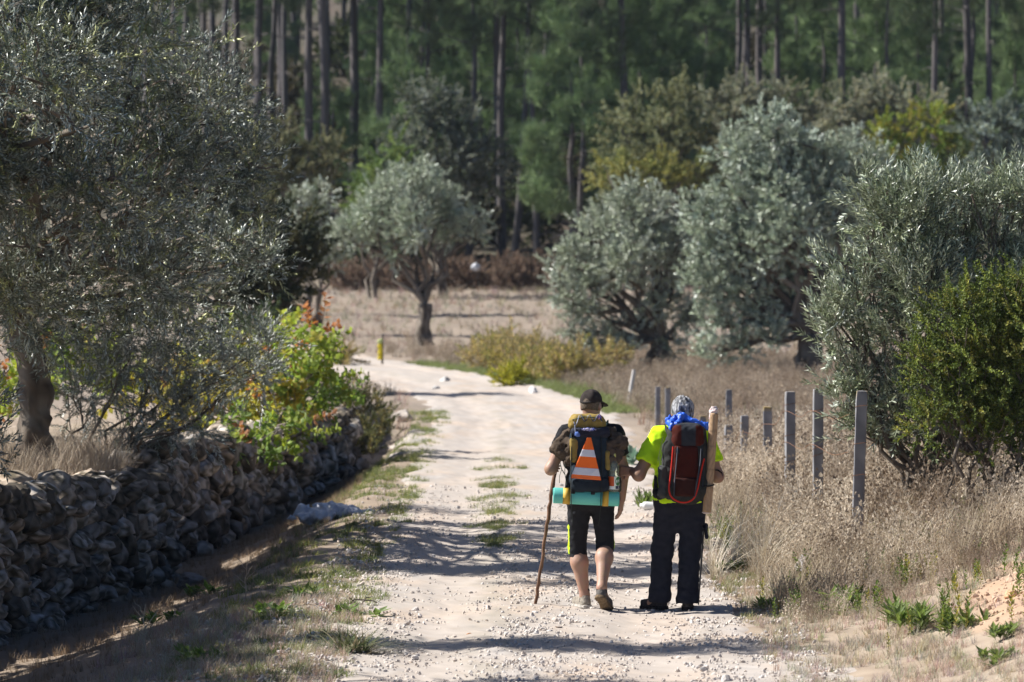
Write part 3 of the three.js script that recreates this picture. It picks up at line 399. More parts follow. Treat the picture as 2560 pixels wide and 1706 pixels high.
{
  const R = rng(77), used = new Set();
  const put = (list, k, px, d, s = 1, label) => { const src = list[k], p = ground(gx(px, d), d, -0.1), l = label || (list === tall ? tallLabel : youngLabel); if (!used.has(src)) { used.add(src); src.position.copy(p); src.rotation.y = R() * 6.28; src.scale.setScalar(s); src.userData.label = l; return src; } return copyOf(src, l, p, R() * 6.28, s); };
  [511, 588, 680, 770, 885, 1180, 1245, 1560, 1865, 2100, 2420].forEach((px, i) => put(tall, i % 3, px, 153 + 14 * R(), 0.9 + 0.25 * R()));
  put(tall, 1, 812, 152, 1.15, 'thickest straight pine trunk at the forest edge right of the big olive');
  put(tall, 0, 948, 154, 1.0, 'pale slightly crooked pine trunk left of the brown-green oak');
  put(tall, 2, 1455, 150, 0.85, 'thin straight pine trunk rising right of the brown-green oak');
  put(tall, 0, 2335, 150, 0.9, 'pale grey pine trunk above the straw-coloured oak');
  const l1 = put(tall, 1, 1285, 153, 0.8, 'pine leaning right, crossing its neighbour near the forest centre'); l1.rotation.set(0, 0, -0.07);
  const l2 = put(tall, 0, 1350, 152, 0.8, 'pine leaning left, crossing its neighbour near the forest centre'); l2.rotation.set(0, 0, 0.05);
  put(young, 0, 1020, 151, 0.95, 'green pine with upright crown behind the brown-green oak');
  put(young, 1, 1430, 148, 0.95, 'tall narrow green pine behind the wide low-branched olive');
  put(young, 2, 1610, 157, 1.25, 'bright green bushy pine above the olive-brown oak');
  // the wood behind, each tree with room around it so that sun reaches between the crowns
  const spots = [[1020, 151], [1430, 148], [1610, 157], [812, 152], [948, 154], [1455, 150]].map(([p, d]) => [gx(p, d), d]);
  for (let i = 0, tries = 0; i < 142 && tries < 5000; tries++) {
    const d = 152 + 96 * R() ** 1.25, px = 330 + 2330 * R(), x = gx(px, d), far = d > 178, bushy = px < 900 ? R() < 0.5 : R() < 0.8, gap = bushy ? 3.1 : 2.2;
    if (spots.some(([a, b]) => Math.hypot(a - x, b - d) < gap)) continue;
    spots.push([x, d]); i++;
    const t = put(bushy ? young : tall, i % 3, px, d, bushy ? 0.6 + 0.5 * R() : 0.75 + 0.35 * R(), far ? (bushy ? farLabel : farTall) : undefined); t.userData.group = far ? (bushy ? 'distant bushy pines' : 'distant bare pines') : bushy ? 'bushy green pines' : 'tall forest pines';
  }
  // undergrowth under the pines
  const shrubKinds = [[[0.05, 0.07, 0.025], [0.075, 0.095, 0.03]], [[0.1, 0.085, 0.045], [0.07, 0.065, 0.03]], [[0.09, 0.12, 0.035], [0.06, 0.085, 0.025]]];
  const shrub = shrubKinds.map((tints, i) => { const t = thing('forest_shrub', 'dark undergrowth shrub between the pine trunks', 'bush', V(0, 0, 0), 'undergrowth shrubs'); const cl = [[V(0, 0.9, 0), 0.8], [V(0.7, 0.7, 0.2), 0.6], [V(-0.7, 0.8, -0.2), 0.65], [V(0.2, 1.6, 0), 0.6], [V(-0.3, 1.9, 0.2), 0.4]]; const Q = rng(i + 300); part('stems', merge(cl.map(([c]) => limb(bent(V(0, -0.2, 0), c, 4, 0.1, Q), taper(5, 0.04, 0.01), BARK, 5))), MAT.bark, t); crown(t, cl, 95, TW.oak, MAT.oak, { seed: 40 + i, tints, scale: 1.2 }); return t; });
  const usedS = new Set();
  for (let i = 0; i < 84; i++) { const px = 400 + 2240 * ((i * 0.618) % 1), d = 149 + 75 * (i / 84), p = ground(gx(px, d), d, -0.1), s = shrub[i % 3]; if (!usedS.has(s)) { usedS.add(s); s.position.copy(p); s.scale.setScalar(1.2); } else copyOf(s, s.userData.label, p, R() * 6, 0.8 + 0.8 * R()); }
}
// reddish dead bracken along the far end of the field, weed bushes beside the bend
function clump(name, label, category, group, px, d, rad, tints, per, geo = TW.oak, sc = 0.8, seed = 1) {
  const base = ground(gx(px, d), d, -0.04), t = thing(name, label, category, base, group), cl = [], R = rng(seed * 13 + 3);
  for (let i = 0; i < 5; i++) cl.push([V((R() - 0.5) * 2 * rad, rad * (0.3 + 0.6 * R()), (R() - 0.5) * rad), rad * (0.5 + 0.25 * R())]);
  part('stems', merge(cl.map(([c]) => limb(bent(V(0, -0.05, 0), c, 3, 0.05, R), taper(4, 0.014, 0.004), [0.2, 0.14, 0.09], 5))), MAT.bark, t);
  crown(t, cl, per, geo, MAT.oak, { seed, tints, scale: sc, up: 0.5, name: 'foliage' });
  return t;
}
const BROWN = [[0.24, 0.165, 0.13], [0.29, 0.21, 0.17], [0.17, 0.12, 0.095]];
[850, 905, 960, 1030, 1130, 1190, 1245, 1300, 1350, 1390].forEach((px, i) => clump('dead_bracken', 'heap of reddish-brown dead bracken along the far field edge', 'bracken', 'dead bracken heaps', px, 145 + (i % 3), 0.62 + 0.2 * ((i * 7) % 3) / 2, BROWN, 200, TW.oak, 0.75, 50 + i));
const WEEDY = [[0.40, 0.33, 0.13], [0.32, 0.29, 0.12], [0.44, 0.35, 0.22], [0.36, 0.27, 0.17], [0.42, 0.33, 0.2]];
[[1205, 101], [1225, 98], [1245, 100], [1290, 99], [1330, 96], [1370, 94], [1410, 92], [1450, 90], [1290, 93], [1340, 91], [1260, 104], [1310, 102], [1390, 97], [850, 103], [1500, 92]].forEach(([px, d], i) => clump('weed_bush', 'yellowing waist-high weed bush beside the bend of the track', 'weed', 'weed bushes at the bend', px, d, 0.34 + 0.16 * ((i * 5) % 4) / 3, WEEDY, 260, TW.small, 2.0, 70 + i));
clump('yellow_weed', 'bright yellow-green weed at the grassy edge of the bend', 'weed', null, 1275, 89, 0.25, [[0.36, 0.34, 0.03]], 700, TW.small, 1.8, 99);

// ---------------------------------------------------------------- grasses
function blade(T, b, a, e, len, w, curl, col) {
  let p = b.clone(), ang = e; const out = V(Math.cos(a), 0, Math.sin(a)), side = V(-Math.sin(a), 0, Math.cos(a)); let prev = null;
  for (let i = 0; i <= 3; i++) { const ww = w * (1 - i / 3.2), L = p.clone().addScaledVector(side, ww / 2), Rr = p.clone().addScaledVector(side, -ww / 2); if (prev) T.quad(prev[0], prev[1], Rr, L, col); prev = [L, Rr]; p = p.clone().addScaledVector(out, Math.sin(ang) * len / 3).add(V(0, Math.cos(ang) * len / 3, 0)); ang += curl / 3; }
}
function tuft(seed, n, len, w, spread, curl, cols) { const R = rng(seed), T = new Tri(); for (let i = 0; i < n; i++) { const v = 0.75 + 0.5 * R(), c = cols[R() * cols.length | 0].map((k) => k * v); blade(T, V((R() - 0.5) * 0.08, -0.01, (R() - 0.5) * 0.08), R() * 6.28, R() * spread, len * (0.5 + 0.6 * R()), w, curl * (0.3 + R()), c); } return T.geo(); }
function weed(seed, n, len, cols) {      // stiff dry stems with side twigs and seed heads
  const R = rng(seed), T = new Tri();
  for (let i = 0; i < n; i++) {
    const a = R() * 6.28, e = R() * 0.5, l = len * (0.6 + 0.5 * R()), d = V(Math.cos(a) * Math.sin(e), Math.cos(e), Math.sin(a) * Math.sin(e)), b = V((R() - 0.5) * 0.12, -0.01, (R() - 0.5) * 0.12), cv = 0.75 + 0.5 * R(), c = cols[R() * cols.length | 0].map((k) => k * cv);
    blade(T, b, a, e, l, 0.0075, 0.25 * R(), c);
    for (let j = 0; j < 7; j++) { const p = b.clone().addScaledVector(d, l * (0.35 + 0.09 * j)), aa = R() * 6.28, ll = 0.05 + 0.08 * R(); blade(T, p, aa, 0.5 + 0.7 * R(), ll, 0.004, 0.3, c); const q = p.clone().add(V(Math.cos(aa) * ll * 0.7, ll * 0.6, Math.sin(aa) * ll * 0.7)), s = 0.007 + 0.006 * R(), hv = 0.7 + 0.5 * R(), h = c.map((k) => k * hv); T.tri(q.clone().add(V(s, 0, 0)), q.clone().add(V(-s, 0, s)), q.clone().add(V(0, 2 * s, 0)), h); T.tri(q.clone().add(V(0, 0, s)), q.clone().add(V(0, 0.5 * s, -s)), q.clone().add(V(s, 2 * s, 0)), h); }
  }
  return T.geo();
}
const STRAW = [[0.52, 0.45, 0.34], [0.43, 0.36, 0.28], [0.60, 0.53, 0.42]], GREY = [[0.50, 0.445, 0.37], [0.38, 0.33, 0.27], [0.62, 0.565, 0.48]], GRASS = [[0.14, 0.19, 0.05], [0.2, 0.23, 0.08], [0.1, 0.15, 0.04]];
const G = { straw: tuft(1, 18, 0.2, 0.006, 1.2, 0.9, STRAW), strawTall: tuft(2, 20, 0.5, 0.008, 0.6, 0.9, STRAW), green: tuft(3, 18, 0.11, 0.007, 1.0, 0.8, GRASS), weed: weed(4, 7, 0.46, GREY), weed2: weed(5, 8, 0.4, [...GREY, STRAW[0]]), arch: tuft(6, 90, 0.95, 0.008, 0.9, 1.5, [[0.6, 0.54, 0.43], [0.52, 0.45, 0.33], [0.66, 0.6, 0.5]]) };
const onTrack = (x, d, pad = 0) => Math.abs(x - roadC(d)) < 1.48 + pad;
function sow(n, seed, fn) { const R = rng(seed), out = []; for (let i = 0; i < n; i++) { const s = fn(R); if (s) out.push(s); } return out; }
const stand = (R, x, d, s, t) => ({ p: ground(x, d, -0.005), ry: R() * 6.28, rx: (R() - 0.5) * 0.3, rz: (R() - 0.5) * 0.3, s, t });
const bare = bareSoil;
scatter('dry_weeds', G.weed, MAT.dry, sow(4300, 31, (R) => { const d = 33 + 29 * R() ** 1.3, x = 1.95 + 5 * R() ** 1.2; if (R() < bare(x, d) * 0.85 || onTrack(x, d, 0.35)) return; const k = smooth(1.9, 2.9, x) * smooth(33, 37, d), p = fbm(x * 0.9, d * 0.5, 81); return stand(R, x, d, (0.38 + 0.56 * k) * (0.5 + 1.1 * R() ** 1.5), mix3([0.55, 0.48, 0.42], [1.1, 1.05, 0.98], smooth(-0.25, 0.25, p + 0.3 * (R() - 0.5)))); }), null, 'tangle of grey-brown dry weeds covering the right bank around the posts', 'weeds');
scatter('dry_weeds', G.weed2, MAT.dry, sow(5200, 32, (R) => { const d = 60 + 50 * R(), x = roadC(d) + 1.9 + 9 * R(); if (d > 86 && R() < 0.4) return; return stand(R, x, d, (d < 74 ? 0.5 : 0.8) * (0.6 + 0.9 * R()), mix3([0.5, 0.42, 0.36], [0.85, 0.78, 0.7], R())); }), null, 'pale dry weeds on the flat ground right of the track, behind the walkers', 'weeds');
scatter('dry_grass', G.straw, MAT.dry, sow(26000, 33, (R) => { const d = 26.5 + 15 * R() ** 1.2, x = R() < 0.4 ? -1.15 - 1.9 * R() : 1.75 + 3.6 * R(); if (x < 0 && d > 36) return; if (x > 0 && R() < bare(x, d) * 0.9) return; if (fbm(x * 1.4, d, 61) + 0.35 < R() * 0.8) return; return stand(R, x, d, 0.35 + 0.5 * R(), [0.68 + 0.3 * R(), 0.65 + 0.3 * R(), 0.62 + 0.3 * R()]); }), null, 'short bleached grass on both near verges of the track', 'grass');
scatter('dry_grass', G.straw, MAT.dry, sow(9000, 34, (R) => { const d = 66 + 84 * R(), x = -14 + 32 * R(); if (onTrack(x, d, 0.3) || x < wallX(d)) return; return stand(R, x, d, 1 + 1.3 * R(), [0.5 + 0.2 * R(), 0.46 + 0.2 * R(), 0.43 + 0.2 * R()]); }), null, 'dry straw-coloured grass of the far field', 'grass');
scatter('dry_grass', G.strawTall, MAT.dry, sow(420, 35, (R) => { const d = 43 + 6.5 * R(), x = wallX(d) - 0.45 - 1.9 * R(); return stand(R, x, d, 0.6 + 0.7 * R(), [0.85, 0.8, 0.76]); }), null, 'tall dry grass at the foot of the big olive trunk on the wall', 'grass');
scatter('green_grass', G.green, MAT.grass, sow(9000, 36, (R) => { const d = 29 + 46 * R(), w = wallX(d), x = -1.1 - 1.3 * R() ** 1.3 + 0.15 * noise(d, 1, 1); if (x < w + 0.3 || fbm(x * 1.5, d * 0.7, 62) + 0.22 < R() * 0.7) return; return stand(R, x, d, 0.5 + 0.7 * R(), R() < 0.3 ? [1.5, 1.3, 0.9] : [1, 1, 1]); }), null, 'patchy green grass along the left edge of the track', 'grass');
scatter('green_grass', G.green, MAT.grass, sow(2400, 37, (R) => { const d = 41 + 18 * R(), x = -0.17 + 0.42 * (R() - 0.5) * (1 + noise(d, 0, 0)); if (fbm(0, d * 0.45, 63) + 0.16 < R() * 0.4) return; return stand(R, x, d, 0.45 + 0.6 * R(), R() < 0.3 ? [1.6, 1.35, 1] : [0.9, 0.9, 0.9]); }), null, 'strip of low grass along the crown of the track', 'grass');
scatter('green_grass', G.green, MAT.grass, sow(3600, 38, (R) => { const d = 74 + 30 * R(), x = roadC(d) + 1.4 + 1.3 * R(); return stand(R, x, d, 0.8 + 0.8 * R(), [1.1, 1.1, 1]); }), null, 'green grass strip on the outside of the bend', 'grass');
scatter('green_grass', G.green, MAT.grass, sow(2600, 39, (R) => { const d = 34 + 24 * R(), x = 1.75 + 0.75 * R() ** 1.5; if (fbm(x, d * 0.6, 65) + 0.15 < R() * 0.6) return; return stand(R, x, d, 0.5 + 0.7 * R(), [1.15, 1.05, 1]); }), null, 'thin green grass at the right edge of the track beside the walkers', 'grass');
scatter('dry_grass', G.strawTall, MAT.dry, sow(2200, 43, (R) => { const d = 34 + 16 * R(), x = 2.05 + 2.8 * R(); if (fbm(x * 0.8, d * 0.6, 95) < -0.1 + 0.25 * R()) return; const v = 0.7 + 0.4 * R(); return stand(R, x, d, 0.4 + 0.75 * R(), [v, 0.96 * v, 0.88 * v]); }), null, 'taller straw-pale grass stems between the weeds of the right bank', 'grass');
scatter('green_weeds', TW.small, MAT.grass, sow(2600, 41, (R) => { const d = 30 + 16 * R(), x = 2.0 + 2.6 * R(); if (fbm(x * 1.1, d * 0.7, 91) < 0.08 + 0.25 * R()) return; return stand(R, x, d, 0.7 + 0.6 * R(), R() < 0.25 ? [0.3, 0.28, 0.08] : [0.14, 0.2, 0.05]); }), null, 'patches of small green weeds growing through the dry bank', 'weeds');
scatter('leaf_litter', G.straw, MAT.dry, sow(2600, 40, (R) => { const d = 30 + 32 * R(), w = wallX(d), x = lerp(w + 0.1, -1.9, R()); return stand(R, x, d, 0.4 + 0.5 * R(), [0.6, 0.5, 0.42]); }), null, 'dull dead grass in the shaded ditch below the walls', 'grass');
{
  const R = rng(88), arch = [[1830, 1330, 1.1, 'largest pale arching grass clump right of the walker in neon yellow'], [1900, 1300, 1.0, 'golden upright grass clump between the walker and the tall fence posts'], [1790, 1290, 0.8, 'small arching grass clump close behind the walker in neon yellow']];
  for (const [px, py, s, label] of arch) { const d = 37.6 + R() * 1.6, t = solo('grass_clump', G.arch, MAT.dry, label, 'grass', ground(gx(px, d), d, -0.02)); t.scale.setScalar(s); t.rotation.set(0, R() * 6, 0.35); }
}
// where the line of sight through a photo point meets the ground
function foot(px, py) { for (let d = 26; d < 160; d += 0.1) if (gy(py, d) <= H(gx(px, d), d)) return [gx(px, d), d]; return [gx(px, 60), 60]; }
function leafyPlant(name, label, category, group, px, py, n, len, w, cols, seed, tall = 0.9) {
  const [x, d] = foot(px, py), R = rng(seed), t = thing(name, label, category, ground(x, d, -0.01), group);
  const T = new Tri(), T2 = new Tri();
  for (let s = 0; s < 5; s++) { const a = R() * 6.28, o = V(Math.cos(a) * 0.07 * s / 2, 0, Math.sin(a) * 0.07 * s / 2), top = o.clone().add(V((R() - 0.5) * 0.06, len * 0.8, (R() - 0.5) * 0.06)); blade(T2, o, a, 0.15, len * 0.9, 0.005, 0.1, [0.16, 0.2, 0.06]);
    for (let i = 0; i < n / 5; i++) { const k = R(), b = o.clone().lerp(top, k), aa = R() * 6.28, e = 0.25 + tall * R(), dir = V(Math.cos(aa) * Math.sin(e), Math.cos(e), Math.sin(aa) * Math.sin(e)), v = 0.7 + 0.6 * R(); addLeaf(T, b, dir, V(-Math.cos(aa), 1.2, -Math.sin(aa)), len * (0.6 + 0.5 * R()), w * (0.7 + 0.5 * R()), cols[R() * cols.length | 0].map((c) => c * v), null, 0.2); } }
  part('leaves', T.geo(), MAT.vine, t).userData.kind = 'stuff'; part('stems', T2.geo(), MAT.grass, t);
  return t;
}
const LUSH = [[0.16, 0.23, 0.045], [0.12, 0.18, 0.035], [0.22, 0.28, 0.06]];
[[2250, 1560, 'brightest leafy green plant at the foot of the right bank'], [2310, 1575, 'leafy green plant touching the brightest one on its right'], [2375, 1590, 'rightmost plant of the bright green row on the bank'], [2130, 1530, 'leafy green plant left of the brightest one on the bank'], [2175, 1505, 'small leafy plant higher up behind the bright green row'], [2000, 1500, 'low leafy plant on the bank below the weathered rock'], [1920, 1525, 'spiky green plant at the track edge right of the pole tip'], [1950, 1505, 'green plant between the pole tip and the weathered rock'], [2060, 1470, 'green sprouts just below the weathered rock'], [2490, 1660, 'blurred leafy plant in the near corner of the bank'], [1895, 1420, 'small green sprig among dry weeds above the track edge'], [1850, 1430, 'tiny green sprig nearest the walker in neon yellow'], [2060, 1540, 'lone low sprout at the gravel edge'], [2520, 1600, 'yellowing plant by the bare orange soil']].forEach(([px, py, label], i) => leafyPlant('leafy_plant', label, 'plant', 'green plants on the bank', px, py, 130, i < 4 ? 0.115 : 0.08, 0.023, LUSH, 200 + i, 0.95).scale.set(1.5, i < 4 ? 1.15 : 0.95, 1.5));
[[885, 63.6, 0.3], [905, 65.5, 0.28], [930, 67.5, 0.26], [955, 70, 0.22], [880, 67, 0.3]].forEach(([px, d, r], i) => clump('bank_weed', 'dry brown-green weed clump on the bank past the end of the wall', 'weed', 'weeds past the wall end', px, d, r, [[0.16, 0.15, 0.07], [0.24, 0.2, 0.11], [0.1, 0.11, 0.05]], 420, TW.small, 1.5, 120 + i));
leafyPlant('bramble', 'dark green bramble patch on the middle of the right bank', 'bramble', null, 2440, 1320, 150, 0.16, 0.06, [[0.06, 0.11, 0.03], [0.1, 0.15, 0.04], [0.2, 0.2, 0.05]], 231, 1.4).scale.set(2.2, 1.2, 2);
leafyPlant('bramble', 'small bramble between the bare patch and the dark bramble', 'bramble', null, 2290, 1340, 60, 0.12, 0.05, [[0.06, 0.1, 0.03], [0.1, 0.14, 0.04]], 232, 1.4).scale.set(1.3, 1, 1.3);
leafyPlant('bramble', 'yellowing bramble at the foot of the nearest post', 'bramble', null, 2100, 1300, 90, 0.11, 0.045, [[0.2, 0.2, 0.05], [0.12, 0.15, 0.04], [0.28, 0.24, 0.08]], 233, 1.4).scale.set(1.8, 1.2, 1.5);
leafyPlant('teal_plant', 'bluish-green cabbage-like plant between the two walkers', 'plant', null, 1578, 1165, 60, 0.2, 0.09, [[0.14, 0.24, 0.17], [0.2, 0.3, 0.22]], 234, 1.2);
leafyPlant('leafy_plant', 'fresh green tuft between the hand and the white container', 'plant', null, 1600, 1275, 60, 0.16, 0.03, LUSH, 235, 0.5);
[[420, 1560, 'green weed at the dark ditch edge, lowest at the left'], [520, 1490, 'green weed on the left verge by the dry forked stalk'], [745, 1500, 'green weed on the left verge nearest the track'], [890, 1545, 'small bright sprig at the left gravel edge'], [660, 1545, 'flat green weed on the bleached left verge'], [470, 1660, 'green weed in the lower left bleached grass']].forEach(([px, py, label], i) => leafyPlant('verge_weed', label, 'weed', 'green weeds on the left verge', px, py, 60, 0.09, 0.03, [[0.16, 0.25, 0.04], [0.12, 0.18, 0.04]], 240 + i, 1.2).scale.set(1.7, 1, 1.7));
{
  const [x, d] = foot(880, 1635), t = solo('grass_tussock', tuft(55, 240, 0.3, 0.008, 1.15, 0.7, [[0.085, 0.11, 0.04], [0.11, 0.13, 0.05], [0.3, 0.25, 0.15]]), MAT.grass, 'dark grass tussock on the left edge of the near track', 'grass', ground(x, d, -0.01)); t.scale.set(2.6, 0.75, 1.6);
}
// bare stalks
function stalk(label, px, py, h, seed, col) { const [x, d] = foot(px, py), R = rng(seed), l = [limb(bent(V(0, -0.02, 0), V(0.02, h, 0), 6, 0.02, R), taper(7, 0.006, 0.003), col, 5)]; for (let i = 0; i < 5; i++) { const y = h * (0.25 + 0.13 * i), a = R() < 0.5 ? -1 : 1; l.push(limb(bent(V(0.01, y, 0), V(a * h * (0.12 + 0.2 * R()), y + h * (0.15 + 0.25 * R()), (R() - 0.5) * 0.1), 4, 0.01, R), taper(5, 0.004, 0.002), col, 4)); } solo('dry_stalk', merge(l), MAT.bark, label, 'stalk', ground(x, d)); }
stalk('forked pale dry stalk standing in the lower left shade', 355, 1640, 0.38, 1, [0.5, 0.42, 0.3]);
stalk('dry stalk with seed beads at the edge of the ditch shadow', 612, 1505, 0.34, 2, [0.45, 0.34, 0.25]);
stalk('short broken stalk beside the forked pale stalk', 420, 1660, 0.16, 3, [0.5, 0.42, 0.3]);

// ---------------------------------------------------------------- fence posts and wire
function postGeo(w, h, seed) {
  const k = w / 2, c = k * 0.16, ring = [[-k + c, k], [k - c, k], [k, k - c], [k, -k + c], [k - c, -k], [-k + c, -k], [-k, -k + c], [-k, k - c]], n = 22, P = [], C = [], I = [];
  const col = (x, y, z) => { const n1 = fbm(x * 9, y * 2.2 + seed * 4, z * 9), f = fbm(x * 60, y * 14, z * 60 + seed); let v = mix3([0.17, 0.17, 0.182], [0.30, 0.295, 0.30], clamp(0.5 + 1.5 * n1)); v = mix3(v, [0.42, 0.29, 0.07], smooth(h - 0.05, h, y) * smooth(-0.25, 0.2, fbm(x * 25, y * 25, z * 25 + seed)) * (seed % 3 ? 0.9 : 0.2)); return v.map((q) => q * (1 + 0.35 * f)); };
  for (let i = 0; i <= n; i++) { const y = i / n * h, s = i === n ? 0.93 : 1; for (const [x, z] of ring) { const j = 1 + 0.05 * noise(x * 20, y * 4, z * 20 + seed) + 0.03 * noise(x * 40, y * 25, z * 40 + seed); P.push(x * s * j, y, z * s * j); C.push(...col(x, y, z)); } }
  for (let i = 0; i < n; i++) for (let q = 0; q < 8; q++) { const a = i * 8 + q, b = i * 8 + (q + 1) % 8; I.push(a, a + 8, b, b, a + 8, b + 8); }
  const t = P.length / 3; P.push(0, h + 0.004, 0); C.push(...col(0, h, 0)); for (let q = 0; q < 8; q++) I.push(n * 8 + q, t, n * 8 + (q + 1) % 8);
  const g = new THREE.BufferGeometry(); g.setAttribute('position', new THREE.Float32BufferAttribute(P, 3)); g.setAttribute('color', new THREE.Float32BufferAttribute(C, 3)); g.setIndex(I); const f = g.toNonIndexed(); f.computeVertexNormals(); return f;
}
const RUST = solid(0.25, 0.12, 0.06, 0.8, { metalness: 0.3 });
const wireRing = (w) => { const k = w / 2 + 0.003, c = new THREE.CatmullRomCurve3([V(-k, 0, k), V(k, 0.012, k), V(k, 0.004, -k), V(-k, -0.01, -k)], true, 'catmullrom', 0.05); return new THREE.TubeGeometry(c, 24, 0.0022, 5, true); };
const POSTS = [[2140, 978, 38, 0.1, 0.03, 'nearest square grey fence post, rightmost of the row'], [2046, 974, 42, 0.096, 0.0, 'second fence post from the right, with rusty wire and lichen cap'], [1976, 980, 46, 0.1, 0.0, 'third fence post from the right, with orange lichen on top'], [1920, 1018, 50, 0.1, 0, 'shorter dark post left of the three tall fence posts'], [1862, 1040, 53.5, 0.098, 0, 'short dark post, second left of the three tall ones'], [1822, 1063, 56, 0.098, 0, 'shortest fence post, in front of the tall blue-grey post'], [1823, 975, 62, 0.088, 0.0, 'tall blue-grey post right above the shortest post'], [1757, 1040, 58, 0.09, 0, 'short post directly behind the bamboo mat roll'], [1794, 1050, 60, 0.06, 0, 'thin post just right of the bamboo mat roll'], [1670, 968, 67, 0.08, 0, 'right one of two small far posts above the grey-haired head'], [1645, 967, 69, 0.078, 0, 'left one of two small far posts above the grey-haired head']];
const postAt = [];
POSTS.forEach(([px, py, d, w, lean, label], i) => {
  const x = gx(px, d), g = H(x, d), top = gy(py, d), h = Math.max(0.5, top - g) + 0.35, t = thing('fence_post', label, 'post', V(x, top - h, -d), 'fence posts along the right bank');
  part('post', postGeo(w, h, i + 1), MAT.stone, t); t.rotation.z = -lean; t.rotation.y = (i % 3 - 1) * 0.08;
  if (i < 3) for (const k of i === 1 ? [0.2, 0.55, 0.62, 0.95] : [0.13, 0.45, 0.72]) { const m = part('wire_tie', wireRing(w), RUST, t); m.position.y = h - k; m.rotation.z = i === 1 ? 0.18 : 0.05; }
  postAt.push(V(x, top, -d));
});
[0.2, 0.52].forEach((k, i) => { const pts = []; for (let j = 0; j < 6; j++) { const a = postAt[j].clone(); a.y = Math.max(a.y - k, H(a.x, -a.z) + 0.12); a.x -= 0.055; pts.push(a); if (j < 5) { const b = postAt[j + 1].clone(); b.y -= k; const m = a.clone().lerp(b, 0.5); m.y -= 0.06; pts.push(m); } } solo('fence_wire', new THREE.TubeGeometry(new THREE.CatmullRomCurve3(pts), 90, 0.0022, 5), RUST, ['upper rusty wire strung along the fence posts', 'lower rusty wire strung along the fence posts'][i], 'wire'); });
{ const a = at(1568, 1010, 78), b = at(1586, 925, 78); a.y = H(a.x, 78) - 0.1; solo('leaning_stake', limb([V(0, 0, 0), b.clone().sub(a).multiplyScalar(0.5), b.clone().sub(a)], [0.04, 0.037, 0.035], (x, y, z) => [0.5, 0.47, 0.44].map((v) => v * (1 + 0.4 * fbm(x * 9, y * 4, z * 9))), 7, 0.2), MAT.bark, 'pale leaning wooden stake between the two heads, far behind', 'stake', a); }

// ---------------------------------------------------------------- small things along the track
{ const d = 104, p = ground(gx(950, d), d), t = thing('trail_marker', 'yellow ribbon tied on a dark stake at the far bend', 'marker', p); part('stake', limb([V(0.05, -0.1, 0), V(0.05, 0.3, 0), V(0.06, 0.72, 0)], [0.03, 0.028, 0.025], [0.11, 0.09, 0.07], 7, 0.3), MAT.bark, t); part('ribbon', nets(wrinkle(rbox([0.0, 0.36, 0.05], [0.055, 0.24, 0.02], 0.02), 0.03, 9, 3), [-0.12, 0.05, -0.05], [0.12, 0.66, 0.15], 0.014, (x, y) => y > 0.5 ? [0.55, 0.6, 0.25] : [0.75, 0.6, 0.04]), MAT.cloth, t); }
const rockCol = (a, b) => (x, y, z) => mix3(a, b, clamp(0.5 + 1.2 * fbm(x * 2, y * 2, z * 2))).map((v) => v * (1 + 0.4 * fbm(x * 7, y * 7, z * 7)));
function rock(name, label, px, py, r, sc, c0, c1, seed, category = 'rock') { const [x, d] = foot(px, py), g = paint(stoneGeo(seed, 3, 0.35), rockCol(c0, c1)); const m = solo(name, g, MAT.stone, label, category, ground(x, d, r * sc[1] * 0.5)); m.scale.set(r * sc[0], r * sc[1], r * sc[2]); m.rotation.y = seed; return m; }
rock('boulder', 'pale squarish boulder at the left edge of the track before the bend', 1010, 1055, 0.15, [1, 0.95, 1], [0.38, 0.32, 0.27], [0.5, 0.45, 0.4], 31);
rock('boulder', 'smaller dark stone leaning on the pale squarish boulder', 985, 1050, 0.1, [1, 0.9, 1], [0.2, 0.17, 0.14], [0.3, 0.26, 0.22], 32);
rock('boulder', 'weathered grey rock among the dry weeds on the right bank', 2030, 1440, 0.13, [1.1, 1, 0.9], [0.33, 0.31, 0.3], [0.5, 0.48, 0.47], 33);
rock('boulder', 'white stone on the grass strip outside the bend', 1112, 955, 0.09, [1.2, 0.8, 1], [0.42, 0.4, 0.37], [0.55, 0.53, 0.5], 34);
rock('boulder', 'white stone lying at the track edge of the bend', 1090, 975, 0.07, [1.3, 0.7, 1], [0.42, 0.4, 0.37], [0.55, 0.53, 0.5], 35);
rock('boulder', 'rounded stone behind the fourth fence post', 1890, 1082, 0.14, [1.2, 0.9, 1], [0.36, 0.33, 0.31], [0.46, 0.43, 0.41], 36);
rock('boulder', 'rounded stone left of the third tall fence post', 1912, 1075, 0.13, [1, 0.9, 1], [0.4, 0.37, 0.35], [0.5, 0.47, 0.45], 37);
rock('fallen_stone', 'fallen wall stone in the shaded ditch below the sunlit wall end', 475, 1470, 0.13, [1.3, 0.7, 1], [0.2, 0.17, 0.15], [0.32, 0.29, 0.27], 38);
rock('fallen_stone', 'rusty orange pebble alone on the near track', 1175, 1592, 0.028, [1.6, 0.5, 1], [0.4, 0.17, 0.06], [0.45, 0.2, 0.08], 39, 'pebble');
rock('fallen_stone', 'orange clod at the foot of the bare soil on the right bank', 2530, 1500, 0.05, [1.2, 0.7, 1], [0.5, 0.28, 0.15], [0.55, 0.36, 0.22], 40, 'clod');
rock('boulder', 'small white stone at the yellow-green weed by the bend', 1335, 985, 0.09, [0.9, 1.1, 1], [0.58, 0.56, 0.53], [0.68, 0.66, 0.64], 41);
{ const p = at(1190, 668, 144.5); p.y = Math.max(p.y, H(p.x, 144.5) + 0.3); solo('plastic_sack', nets(wrinkle(ball([0, 0, 0], [0.15, 0.13, 0.13]), 0.07, 7, 2), [-0.3, -0.3, -0.3], [0.3, 0.3, 0.3], 0.03, [0.5, 0.5, 0.52]), MAT.cloth, 'white sack caught on the far bracken', 'sack', p); }
